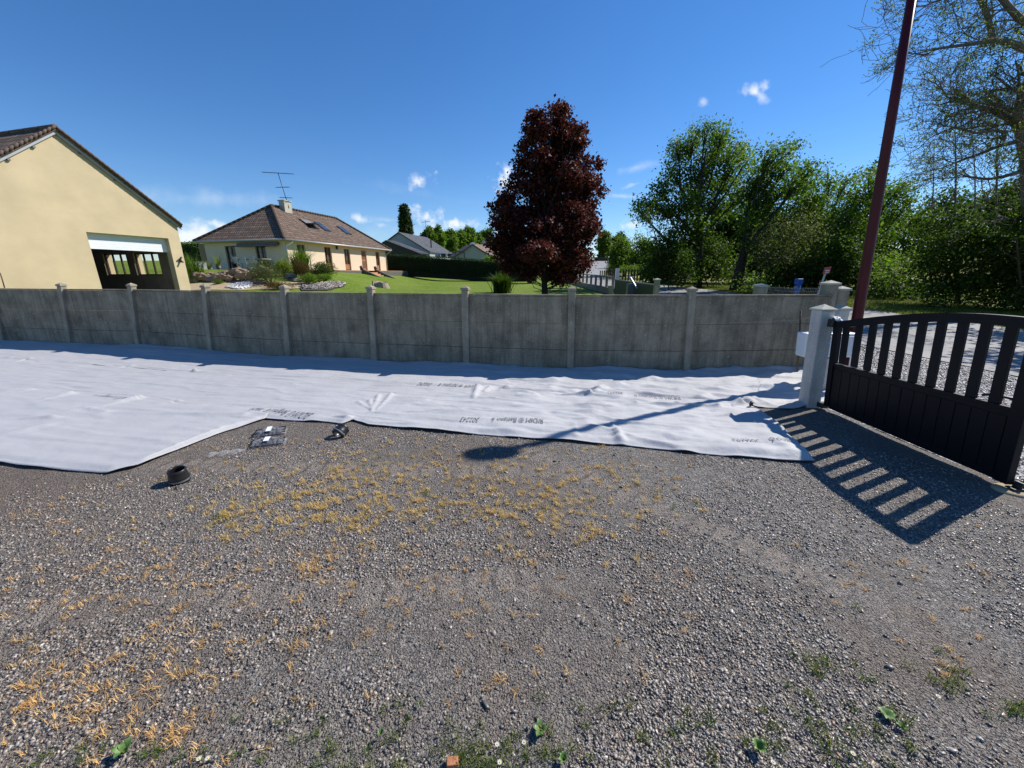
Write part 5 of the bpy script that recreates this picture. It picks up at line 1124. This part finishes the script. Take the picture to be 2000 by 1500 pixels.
def spiky(px, py, hpx, label, n=260, leaf='leaf_mid', w=.03, name='ornamental_grass', lean=.55, sp=.25, Yd=None):
    b = tp(px, py) if Yd is None else P(px, py, Yd); h = pxm(hpx, b); o = thing(name, label, 'ornamental grass', tuple(b)); q = blades([b], n, h, w, sp, leaf, 'leaves', lean, o); return o
spiky(590, 534, 40, 'tall arching green pampas grass before the bungalow window', 700, 'leaf_mid', .022, sp=.22, lean=.7)
spiky(374, 548, 42, 'wispy green grass clump right behind the garage corner', 700, 'leaf_mid', .02, sp=.3)
spiky(520, 533, 24, 'light grey green spiky plant in front of the right french door', 300, 'leaf_grey', .03, 'spiky_plant', .8)
b_ = TG(981, 572); o_ = thing('yucca_bush', 'dark spiky yucca like bush close behind the fence left of the maple', 'shrub', tuple(b_)); blades([b_], 900, pxm(34, b_), .03, .22, 'leaf_dark', 'leaves', .95, o_)
def stump():
    b = TG(744, 561); w = pxm(30, b); o = thing('tree_stump', 'low pale broken tree stump on the lawn near the steps', 'stump', tuple(b)); m = MB(); n = 18; prof = []
    rr = [w/2 * (.85 + .3 * rng.random()) for _ in range(n)]; hh = [pxm(10, b) * (.6 + .6 * rng.random()) for _ in range(n)]
    V = [b + [1.15 * r * math.cos(6.28*i/n), r * .9 * math.sin(6.28*i/n), -.1] for i, r in enumerate(rr)] + [b + [r * .85 * math.cos(6.28*i/n), r * .7 * math.sin(6.28*i/n), h] for i, (r, h) in enumerate(zip(rr, hh))] + [b + [0, 0, pxm(5, b)]]
    m.raw(V, [(i, (i+1) % n, n + (i+1) % n, n + i) for i in range(n)] + [(n + i, n + (i+1) % n, 2*n) for i in range(n)]); m.build('wood', 'stump', o)
stump()
def hedge(name, label, pts, h, th, leaf, n, ls):
    o = thing(name, label, 'hedge', tuple(pts[0])); m = MB(); Cs = []
    for a, b in zip(pts[:-1], pts[1:]):
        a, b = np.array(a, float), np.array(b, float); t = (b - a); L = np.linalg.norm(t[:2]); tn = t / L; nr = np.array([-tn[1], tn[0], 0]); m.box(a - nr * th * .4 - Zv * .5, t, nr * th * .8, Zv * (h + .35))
        k = int(n * L); s = rng.random(k); f = rng.random(k); zz = np.where(f < .3, h, rng.random(k) * h); ww = np.where(f < .3, rng.random(k) - .5, np.where(rng.random(k) < .8, -.5, .5)) * th
        c = a + t * s[:, None] + nr * ww[:, None] + Zv * zz[:, None] + rng.normal(size=(k, 3)) * .07; c[:, 2] += .18 * (fnoise(s * L * .9, s * 0 + 3, 3) - .5) * (f < .3); Cs.append(c)
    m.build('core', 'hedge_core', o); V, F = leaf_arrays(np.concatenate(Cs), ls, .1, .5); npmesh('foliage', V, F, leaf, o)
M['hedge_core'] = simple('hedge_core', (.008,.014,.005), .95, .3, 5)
def hp(px, py, Yd): p = P(px, py, Yd); return p
hedge('hedge', 'long clipped dark green conifer hedge across the back of the lawn', [hp(752, 529, 50), hp(900, 538, 48.5), hp(1046, 550, 47)], 1.95, 1.1, 'leaf_hedge', 900, .10)
hedge('low_fence_hedge', 'low green hedge far left between the garage and the bungalow', [hp(352, 530, 45), hp(408, 528, 44)], 2.9, 1.5, 'leaf_mid', 500, .14)
def plain_fence(name, label, a, b, h, mat, cat='fence', th=.08, posts=0):
    a, b = np.array(a), np.array(b); t = b - a; L = np.linalg.norm(t[:2]); tn = t / L; nr = np.array([-tn[1], tn[0], 0]); o = thing(name, label, cat, tuple(a)); m = MB(); m.box(a - Zv * .6, t, nr * th, Zv * (h + .6)); m.build('panel', mat, o)
    m = MB(); m.box(a - nr * .02 + Zv * h, t, nr * (th + .04), Zv * .05); m.build('rail', mat, o); return o
plain_fence('garden_fence', 'pale grey garden fence behind the potted plants left of the bungalow', P(345, 533, 36), P(407, 533, 38), .95, 'grey_fence')
plain_fence('garden_fence', 'pale plank fence far up beside the climbing road', P(1160, 509, 108), P(1188, 508, 108), .8, 'barn_wood')

# frontage: balustrade, gate and mesh
def balustrade():
    a = P(1196, 572, 26.5); b = P(1078, 545, 56); o = thing('balustrade', 'concrete post and rail frontage fence receding beside the road', 'fence', tuple(a)); n = 19; m = MB()
    t = b - a; L = np.linalg.norm(t[:2]); tn = np.array([t[0], t[1], 0]) / L; nr = np.array([-tn[1], tn[0], 0])
    m.box(a - Zv * .5, t, nr * .16, Zv * .82); m.build('plinth', 'concrete_post', o); m = MB(); m.box(a + Zv * 1.0 - nr * .02, t, nr * .14, Zv * .07); m.build('rail', 'concrete_post', o)
    for i in range(n + 1):
        p = a + t * i / n; m = MB(); m.cbox(p + Zv * .31, .20, .13, .74 if i not in (12,) else .86, math.degrees(math.atan2(tn[1], tn[0]))); m.build('post', 'concrete_post', o)
balustrade()
def neighbour_gate():
    a = P(1199, 575, 25.5); b = P(1276, 578, 18.6); a[2] = .25; b[2] = .1; t = b - a; o = thing('neighbour_gate', 'closed green grey metal gate of the neighbour with a grey arm opener', 'gate', tuple(a)); tn = t / np.linalg.norm(t); nr = np.array([-tn[1], tn[0], 0])
    for s0, s1, l in ((0, .46, 1), (.5, 1, 1)):
        m = MB(); m.box(a + t * s0, t * (s1 - s0), nr * .05, Zv * 1.12); m.build('leaf', 'green_panel', o); m = MB(); m.box(a + t * s0 - nr * .02 + Zv * 1.121, t * (s1 - s0), nr * .09, Zv * .06); m.build('top_rail', 'grey_metal', o)
    m = MB(); p = P(1229, 578, 21.5); m.cbox((p[0], p[1], 0), .34, .22, 1.25, 10); m.build('motor_column', 'grey_metal', o)
    m = MB(); m.tube([P(1231, 541, 21.2), P(1244, 563, 20.6)], .035, 6); m.tube([P(1229, 541, 21.2), P(1236, 541.5, 21.2)], .05, 6); m.build('opener_arm', 'silver', o)
    q = P(1196, 557, 26.3); m = MB(); m.cbox((q[0] - .1, q[1], -.1), .3, .3, 1.1); m.build('end_pillar', 'concrete_post', o)
neighbour_gate()
def mesh_fence():
    a = P(1497, 560, 10.1); b = P(1612, 563, 7.6); o = thing('wire_mesh', 'low galvanised wire mesh fence between two concrete pillars', 'fence', tuple(a)); t = b - a; h = .42; m = MB(); n = 40
    for i in range(n + 1): p = a + t * i / n; m.tube([p, p - Zv * h], .0022, 4, False)
    for k in range(7): m.tube([a - Zv * h * k / 6, (a + b) / 2 - Zv * (h * k / 6 + .02), b - Zv * h * k / 6], .0022, 4, False)
    m.build('wire', 'zinc', o); m = MB(); m.tube([a + Zv*.03, a - Zv * 1.2], .02, 6); m.build('post', 'zinc', o)
mesh_fence()
def hydrant():
    p = P(1561, 545, 23); x, y = p[0], p[1]; z = Tz(x, y); zt = p[2]; o = thing('hydrant', 'blue water standpipe on the verge beyond the wire mesh', 'hydrant', (x, y, z)); m = MB(); lathe_at(m, [(0, z - .1), (.16, z - .1), (.15, zt - .3), (.1, zt - .28), (0, zt - .28)], (x, y, 0), 14); m.build('column', 'blue_paint', o, smooth=True)
    m = MB(); m.cbox((x, y, zt - .3), .34, .3, .32); m.build('head', 'blue_paint', o, bevel=.04); m = MB(); m.tube([(x - .1, y - .1, zt - .42), (x - .27, y - .16, zt - .46)], .07, 10); m.build('outlet', 'grey_metal', o)
hydrant()
def red_sign():
    p = P(1614, 528, 19); x, y = p[0], p[1]; z = Tz(x, y); o = thing('verge_sign', 'small red and white marker sign on a thin grey post in the verge', 'sign', (x, y, z)); m = MB(); m.tube([(x - .25, y, z - .2), (x, y, p[2])], .045, 6); m.build('post', 'zinc', o)
    m = MB(); m.box((x - .16, y - .05, p[2] - .18), (.34, .04, .05), (0, .02, 0), (.02, 0, .30)); s = m.build('plate', 'red_paint', o)
    m = MB(); m.box((x - .10, y - .055, p[2] - .04), (.1, .012, .02), (0, .004, 0), (0, 0, .05)); m.box((x + .02, y - .042, p[2] - .06), (.1, .012, .02), (0, .004, 0), (0, 0, .07)); m.box((x - .08, y - .053, p[2] - .13), (.2, .024, .02), (0, .004, 0), (0, 0, .03)); m.build('marking', 'white_paint', s)
red_sign()
def utility_box():
    p = P(1205, 542, 48); m = MB(); m.cbox((p[0], p[1], p[2] - .3), .42, .3, 1.35); tag(m.build('utility_box', 'white_paint', None, bevel=.02), 'white utility box beside the road beyond the neighbour gate', 'utility box')
    o = thing('picket_fence', 'dark slender garden fence right of the white utility box', 'fence', tuple(P(1215, 543, 48))); a, b = P(1216, 544, 48), P(1268, 543, 46)
    for i in range(10): q = a + (b - a) * i / 9; m = MB(); m.cbox(q - Zv * .3, .14, .12, 1.35); m.build('post', 'barn_wood', o)
    for k in (.3, .85): m = MB(); m.box(a + Zv * k + [0, .13, 0], b - a, (0, .05, 0), (0, 0, .07)); m.build('rail', 'barn_wood', o)
    o = thing('picket_fence', 'short dark fence left of the white utility box', 'fence', tuple(P(1172, 541, 50))); a, b = P(1172, 541, 52), P(1200, 541, 49)
    for i in range(8): q = a + (b - a) * i / 7; m = MB(); m.cbox(q - Zv * .3, .12, .1, 1.1); m.build('post', 'barn_wood', o)
    bush('shrub', 'rounded green shrub at the bend of the road', P(1191, 545, 55), 1.8, 2.0, 'leaf_dark', .12, 1200)
    bush('shrub', 'dark clipped shrub by the far end of the climbing road', P(1194, 528, 80), 2.0, 3.6, 'leaf_dark', .2, 1200)
    bush('shrub', 'pale flowering shrub behind the dark garden fence', P(1235, 541, 52), 4.5, 1.6, 'leaf_light', .12, 1500)
utility_box()

# ================================================================= trees
def maple():
    Yd = 24.5; base = TG(1066, 572); base = np.array([P(1065, 572, Yd)[0], Yd, Tz(2, Yd)])
    rows = [(205,1085,22),(222,1055,26),(232,1095,34),(262,1060,44),(270,1100,40),(300,1050,46),(305,1110,48),(335,1045,44),(340,1120,50),(352,1150,32),(372,1040,44),(375,1100,50),(392,1150,32),(400,990,32),(405,1050,50),(412,1120,50),(425,1000,42),
            (440,1060,50),(440,1140,40),(455,985,32),(462,1030,50),(465,1100,50),(475,1145,34),(485,985,30),(490,1050,46),(500,1110,46),(505,1140,24),(508,1000,32),(516,1070,42),(525,1115,34),(532,1035,26),(530,1090,24),(243,1128,12),(210,1052,10),(395,968,12),(202,1098,8),(240,1030,12),(238,1139,7),(268,1140,8),(262,1022,12),(285,1012,12),(310,1010,10),(330,1006,9),(318,1166,9),(345,1176,10),(362,1180,8),(420,1172,12),(440,1178,8),(470,1172,10),(378,975,9),(430,962,12),(455,960,12),(480,966,12),(500,980,12),(520,1150,12),(505,1165,8),(540,1120,10),(350,1010,12),(300,1150,10)]
    bl = []
    for y, x, r in rows: y = 560 - (560 - y) * .95 + rng.normal() * 3; x = 1070 + (x - 1070) * (.95 if x < 1072 or y < 420 else .86) + rng.normal() * 5; bl.append(pb(x, y, Yd + rng.normal() * .9, r * .76, rz=min(r, 26) * .74, depth=pxm(r, P(x, y, Yd)) * 1.15))
    tree('maple_tree', 'tall dense dark red leaved maple standing on the lawn', 'tree', base, bl, 'leaf_red', 'bark_dark', .21, 15, 64, .15, .21, trunk=[base - [0,0,.3], P(1063, 545, Yd), P(1066, 470, Yd), P(1070, 340, Yd), P(1078, 215, Yd)], limb=.14, aspect=.8, twigs=False)
maple()
def wood(name, label, base, rows, Yd, leaf, bark='bark', tr=.2, dens=9, per=60, ls=.14, cr=.36, trunk=None, group='trees of the roadside wood', sq=.8, dj=1.5, cat='tree', limb=.35, shell=.4):
    bl = [pb(x, y, Yd + rng.normal() * dj, r * .85, rz=r * sq) for x, y, r in rows]; return tree(name, label, cat, base, bl, leaf, bark, tr, dens, per, ls, cr, group, trunk, limb)
# big oak-like tree left of the wood
Y1 = 34; wood('roadside_tree', 'tallest green tree of the wood with airy double crown and dark trunk', P(1362, 572, Y1), [(1377,258,16),(1410,262,18),(1350,280,22),(1400,290,28),(1440,290,18),(1325,300,24),(1375,325,32),(1425,325,28),(1455,320,14),(1320,345,26),(1360,365,30),(1410,365,30),(1290,375,22),(1345,395,30),(1265,400,20),(1300,412,26),(1245,408,10),(1390,405,30),(1440,390,22),(1260,425,14),(1330,440,26),(1370,450,24)], Y1, 'leaf_mid', 'bark_dark', .38, 9, 62, .185, .44,
    trunk=[P(1362, 575, Y1), P(1366, 480, Y1), P(1362, 400, Y1), P(1380, 290, Y1)])
Y2 = 30; wood('ivy_tree', 'ivy clad leaning tree in the middle of the wood', P(1440, 575, Y2), [(1500,310,26),(1530,300,16),(1548,290,9),(1480,340,30),(1525,340,24),(1470,375,34),(1515,380,34),(1560,335,16),(1550,365,26),(1480,420,30),(1455,440,16),(1450,480,14),(1445,510,12),(1435,540,14),(1585,330,9),(1575,400,26)], Y2, 'leaf_mid', 'bark_dark', .42, 9, 60, .17, .40,
    trunk=[P(1432, 578, Y2), P(1452, 500, Y2), P(1468, 420, Y2), P(1520, 320, Y2)])
Y3 = 32; wood('roadside_tree', 'medium green tree right of the ivy clad one with drooping top', P(1560, 575, Y3), [(1570,360,24),(1600,390,26),(1640,370,18),(1560,420,34),(1610,430,34),(1660,410,22),(1540,460,34),(1590,470,36),(1650,460,32),(1620,350,9),(1655,352,8)], Y3, 'leaf_mid', 'bark', .25, 8, 60, .17, .42)
Y4 = 30; wood('roadside_tree', 'dark leaved tree whose crown lies behind the red lamp post', P(1680, 578, Y4), [(1665,390,22),(1700,350,16),(1715,335,10),(1690,380,30),(1730,390,30),(1760,375,20),(1650,430,30),(1700,430,34),(1750,415,24),(1780,390,10),(1680,470,30),(1640,490,30)], Y4, 'leaf_mid', 'bark_dark', .3, 9, 60, .17, .40)
# undergrowth of the wood, each its own bush-like small tree
def thicket(label, rows, Yd, leaf, base, per=34, dens=14, ls=.17, cr=.4, name='thicket_bush', dj=.8, g='undergrowth bushes of the wood'): return wood(name, label, base, rows, Yd, leaf, 'bark', .07, dens, per, ls, cr, None, g, .8, dj, 'bush')
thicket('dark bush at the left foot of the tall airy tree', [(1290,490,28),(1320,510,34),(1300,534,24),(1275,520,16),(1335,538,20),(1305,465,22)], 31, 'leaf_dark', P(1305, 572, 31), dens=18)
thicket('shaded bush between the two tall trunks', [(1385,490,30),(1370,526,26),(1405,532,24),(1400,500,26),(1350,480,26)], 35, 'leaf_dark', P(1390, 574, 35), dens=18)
thicket('grey green twiggy bush low in the middle of the wood', [(1480,470,24),(1520,450,30),(1560,440,28),(1500,500,28),(1540,490,32),(1590,450,20)], 27, 'leaf_grey', P(1530, 578, 27), ls=.13, dens=13)
thicket('sunlit light green bush at the foot of the ivy clad tree', [(1470,545,18),(1485,560,14),(1460,560,12)], 25, 'leaf_light', P(1468, 574, 25), dens=12, ls=.13)
thicket('dark bush behind the blue standpipe', [(1520,545,30),(1560,530,34),(1600,540,34),(1580,560,26),(1530,565,20)], 27.5, 'leaf_dark', P(1560, 580, 27.5), dens=20)
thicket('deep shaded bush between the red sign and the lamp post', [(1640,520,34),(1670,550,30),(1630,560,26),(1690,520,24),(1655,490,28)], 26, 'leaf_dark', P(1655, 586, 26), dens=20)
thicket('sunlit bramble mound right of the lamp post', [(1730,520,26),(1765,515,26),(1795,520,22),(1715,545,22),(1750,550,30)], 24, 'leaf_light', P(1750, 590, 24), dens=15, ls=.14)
thicket('shaded lower half of the bramble bank right of the lamp post', [(1735,570,26),(1780,570,28),(1710,580,16),(1810,580,20)], 22.5, 'leaf_dark', P(1765, 598, 22.5), dens=20)  # shade under the sunlit mound is put into the darker leaf colour
thicket('pale green bush on the rising meadow behind the brambles', [(1720,450,24),(1750,440,22),(1780,450,22),(1735,470,16),(1705,470,16)], 44, 'leaf_light', P(1745, 500, 44), dens=12, ls=.22, cr=.6)
thicket('big dark thicket under the bare ash tree', [(1850,430,34),(1880,470,44),(1840,490,44),(1900,520,54),(1850,550,44),(1920,450,40),(1950,500,54),(1820,455,24),(1810,510,30),(1900,575,34)], 19.5, 'leaf_dark', P(1880, 606, 19.5), dens=24, per=36, ls=.13, cr=.3)
thicket('dark green thicket at the right edge of the picture', [(1985,420,34),(1990,470,44),(2010,540,60),(1960,560,50),(1990,590,34),(2050,480,60),(2100,540,80)], 17.5, 'leaf_dark', P(1990, 614, 17.5), dens=26, per=36, ls=.12, cr=.28)
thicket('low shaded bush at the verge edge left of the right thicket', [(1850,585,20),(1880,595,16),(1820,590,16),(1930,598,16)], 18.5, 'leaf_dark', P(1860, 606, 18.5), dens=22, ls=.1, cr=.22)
thicket('green ivy mass climbing the trunk at the right edge', [(1996,285,16),(1994,330,16),(1992,370,22),(1982,405,26),(2010,300,20),(1975,430,30),(2010,380,30)], 17, 'leaf_dark', P(1992, 500, 17), dens=22, ls=.12, cr=.2)
thicket('backdrop of dense trees deep behind the roadside wood', [(1300,520,40),(1380,500,44),(1450,500,50),(1530,490,50),(1610,500,50),(1680,490,50),(1420,450,40),(1500,440,34),(1570,450,36),(1640,450,30)], 42, 'leaf_dark', P(1480, 574, 42), dens=16, ls=.3, cr=.7)
thicket('distant dark bushes behind the thicket at the right', [(1800,430,30),(1850,400,30),(1900,420,40),(1950,410,40),(1800,480,40),(1990,380,40)], 30, 'leaf_dark', P(1880, 590, 30), dens=14, ls=.2, cr=.5)
bl = []
while len(bl) < 13:
    q = np.array([rng.uniform(15.5, 25), rng.uniform(7.5, 15), rng.uniform(4.6, 8.2)])
    if q[0] - 1.2 > 1.36 * (q[1] * .961 - (q[2] - CH) * .276): bl.append((q, (1.0, 1.0, .6)))
tree('roadside_tree', 'spreading roadside tree standing just right of the view, shading the road', 'tree', (22., 11., 0), bl, 'leaf_mid', 'bark', .3, 9, 30, .24, .45)
# bare airy ash on the right
def ash():
    Yd = 15.5; root = P(1990, 612, Yd); o = thing('ash_tree', 'large half bare ash tree with drooping twigs and pale leaf tufts at the right', 'tree', tuple(root)); mb = MB(); tips = []
    def seg(pts, r0, r1, n=6): mb.tube(pts, [r0 + (r1 - r0) * i / (len(pts) - 1) for i in range(len(pts))], n, False)
    def grow(p, d, L, r, lev):
        k = 4; pts = [p]; dd = np.array(d, float)
        for i in range(k):
            dd = dd + rng.normal(size=3) * .22 + np.array([-.03, 0, -.05 if lev < 2 else .10]); dd /= np.linalg.norm(dd); pts.append(pts[-1] + dd * L / k)
        seg(pts, r, max(.006, r * .45), 4 if lev > 1 else 5)
        if lev >= 3 or L < .4: tips.append((pts[-1], dd)); 
        else:
            for i in range(1, k + 1):
                for _ in range(1 + (rng.random() < .15)):
                    q = rng.normal(size=3) * .75 + dd * .9; q /= np.linalg.norm(q); grow(pts[i], q, L * (.5 + .2 * rng.random()), max(.006, r * (1 - .15 * i) * .5), lev + 1)
    LM = [([(2030,612),(2028,520),(2012,400),(2006,310),(1992,248)], .26, .15), ([(1992,248),(1972,231),(1939,215),(1902,207)], .14, .06), ([(1992,245),(1988,222),(1992,198),(2000,175),(2020,120)], .13, .09), ([(2030,100),(2000,95),(1972,83),(1939,79),(1889,87),(1831,95)], .12, .03),
          ([(2000,273),(1951,285),(1910,302),(1864,318)], .08, .03), ([(1939,79),(1930,33),(1914,0),(1905,-40)], .08, .05), ([(1960,273),(1963,260),(1947,254),(1906,260),(1864,248)], .06, .025), ([(2020,60),(1985,30),(1950,-10),(1900,-50)], .10, .05), ([(1902,207),(1880,195),(1850,190)], .05, .03), ([(2010,330),(1960,345),(1930,350),(1890,345)], .07, .03), ([(1905,-30),(1860,-10),(1810,10)], .05, .02)]
    for j, (pl, a, b) in enumerate(LM):
        pts = [P(x, y, Yd - (j % 4) * .5 + (i * .12 if j else 0)) for i, (x, y) in enumerate(pl)]; 
        if j: pts[0] = P(*pl[0], Yd)
        seg(pts, a, b, 8)
        if j == 0: continue
        for i in range(1, len(pts)):
            for f in (.0, .33, .66):
                p = pts[i-1] + (pts[i] - pts[i-1]) * f if i < len(pts) else pts[-1]
                d = np.array([-.9 + .5 * rng.normal(), .7 * rng.normal(), .25 + .5 * rng.normal()]); d /= np.linalg.norm(d); grow(p, d, .9 + .8 * rng.random(), b * .5, 1)
        dl = pts[-1] - pts[-2]; dl /= np.linalg.norm(dl); grow(pts[-1], dl, 1.5, b * .8, 1); grow(pts[-1], dl + [0, 0, .4], 1.2, b * .7, 1)
    mb.build('trunk', 'bark_pale', o, smooth=True)
    C = []
    for p, d in tips:
        if rng.random() < .17: C.append(p + rng.normal(size=(int(16 + 30 * rng.random()), 3)) * .12)
    V, F = leaf_arrays(np.concatenate(C), .075, .1, .38); npmesh('crown', V, F, 'leaf_ash', o)
ash()
def sapling(px, y0, y1, Yd, label, spread=26, lean=0, r=.05, nb=26, group='bare saplings under the ash tree', leaf=0):
    a, b = P(px, y0, Yd), P(px + lean, y1, Yd); o = thing('sapling', label, 'tree', tuple(a), group); m = MB(); m.tube([a, (a+b)/2 + [.08, 0, 0], b], [r, r * .7, .008], 6, False); C = []
    for i in range(nb):
        f = .3 + .68 * i / nb; p = a + (b - a) * f; an = rng.random() * 6.28; L = pxm(spread, p) * (1.1 - f * .75) * (.6 + .6 * rng.random()); d = np.array([math.cos(an) * .8, math.sin(an) * .8, .75]); q = p + d * L * .5 + rng.normal(size=3) * .05; e = p + d * L + [0, 0, .12]; m.tube([p, q, e], [r * .35 * (1.2 - f), r * .2, .005], 4, False)
        for _ in range(3): g = q + (e - q) * rng.random(); h = g + (rng.normal(size=3) * .25 + [0, 0, .25]) * L * .6; m.tube([g, h], [.009, .005], 3, False); C.append(h + rng.normal(size=(5, 3)) * .08)
        C.append(e + rng.normal(size=(8, 3)) * .08)
    m.build('trunk', 'bark_pale' if leaf == 0 else 'bark', o); 
    V, F = leaf_arrays(np.concatenate(C)[::(3 if leaf == 0 else 1)], .10, .1, .4); npmesh('crown', V, F, 'leaf_ash', o)
sapling(1864, 470, 190, 20, 'straight slender bare sapling left of the ash branches', 40)
sapling(1945, 430, 130, 20, 'straight slender bare sapling nearest the right edge', 40)
sapling(1815, 470, 270, 22, 'thin crooked bare sapling just right of the lamp post', 36, 10, .04)
sapling(1905, 440, 230, 22, 'thin bare sapling between the two straight ones', 40, -8, .04)
sapling(1612, 400, 322, 40, 'leafless twiggy treetop rising above the middle of the wood', 22, 4, .05, 16, None)
sapling(1290, 500, 420, 30, 'bare arching twigs at the lower left edge of the tall airy tree', 34, -24, .05, 20, None, 1)
def far_tree(px, py, w, h, Yd, leaf, label, name='distant_tree', n=None, ls=.35, group='distant trees', narrow=False):
    base = P(px, py, Yd); W = pxm(w, base); H = pxm(h, base); k = 9; bl = []
    for i in range(k):
        f = (i + .5) / k; rr = W / 2 * (.9 if narrow else math.sin(math.pi * (.15 + .8 * f)) ** .7) * (.55 if not narrow else (1.0 - .5 * max(0, f - .35) / .65)); a = rng.random() * 6.28; off = 0 if narrow else W * .22
        bl.append((base + [math.cos(a) * off, math.sin(a) * off, H * (.12 + .80 * f)], (rr, rr, H / k * (.9 if not narrow else .9))))
    if not narrow: bl += [(base + [(rng.random() - .5) * W * .7, 0, H * (.3 + .45 * rng.random())], (W * .2, W * .2, H * .13)) for _ in range(6)]
    tree(name, label, 'tree', base, bl, leaf, 'bark', .25, 16 if not narrow else 22, 22, ls, W * .06 + .15, group, twigs=False)
far_tree(794, 470, 24, 66, 130, 'leaf_poplar', 'single narrow dark poplar above the slate house', 'poplar_tree', ls=.5, group=None, narrow=True)
for i, (x, y, w, h, l) in enumerate([(838,490,28,44,'leftmost distant tree right behind the slate house ridge'), (858,490,24,46,'slim distant tree over the right end of the slate roof'), (880,500,34,50,'broad distant tree between slate and beige houses'), (897,502,26,48,'pale distant tree left of the beige gables'), (912,495,34,50,'tall distant tree right above the beige gable'), (935,500,30,42,'light green distant tree behind the beige roofs'), (950,500,34,50,'distant tree touching the left side of the maple'), (863,505,34,36,'bright green rounded tree low behind the slate roof edge')]):
    far_tree(x, y, w, h, 95 + 4 * i, ['leaf_mid', 'leaf_light', 'leaf_mid'][i % 3], l, ls=.42)
far_tree(1178, 510, 26, 58, 115, 'leaf_mid', 'green tree at the top of the road right beside the maple', ls=.45)
far_tree(1205, 505, 30, 48, 120, 'leaf_poplar', 'blue green distant conifer at the top of the road', ls=.45)
far_tree(1218, 540, 60, 78, 62, 'leaf_mid', 'broad bright green tree in the garden beside the road', ls=.24)
far_tree(1255, 545, 60, 82, 56, 'leaf_mid', 'rounded green tree right of the broad one, before the wood', ls=.22)
far_tree(728, 530, 20, 22, 85, 'leaf_mid', 'small treetop peeping over the right end of the bungalow roof', ls=.35)
far_tree(370, 530, 44, 50, 60, 'leaf_mid', 'leafy tree behind the garage corner at the left', ls=.25); far_tree(395, 530, 40, 44, 62, 'leaf_dark', 'darker leafy tree just left of the bungalow', ls=.25)
far_tree(1036, 549, 40, 44, 42, 'leaf_dark', 'small dark tree behind the maple at the end of the hedge', ls=.2, name='garden_tree', group=None)
far_tree(958, 525, 24, 24, 52, 'leaf_light', 'light green shrub above the hedge at the left foot of the maple', ls=.2, name='garden_tree', group=None)
for i, (x, w, h, l) in enumerate([(640,160,40,'far green treeline clump behind the bungalow'), (1105,80,46,'far trees glimpsed behind the lower maple crown')]): far_tree(x, 528, w, h, 150, 'leaf_mid', l, ls=.6)
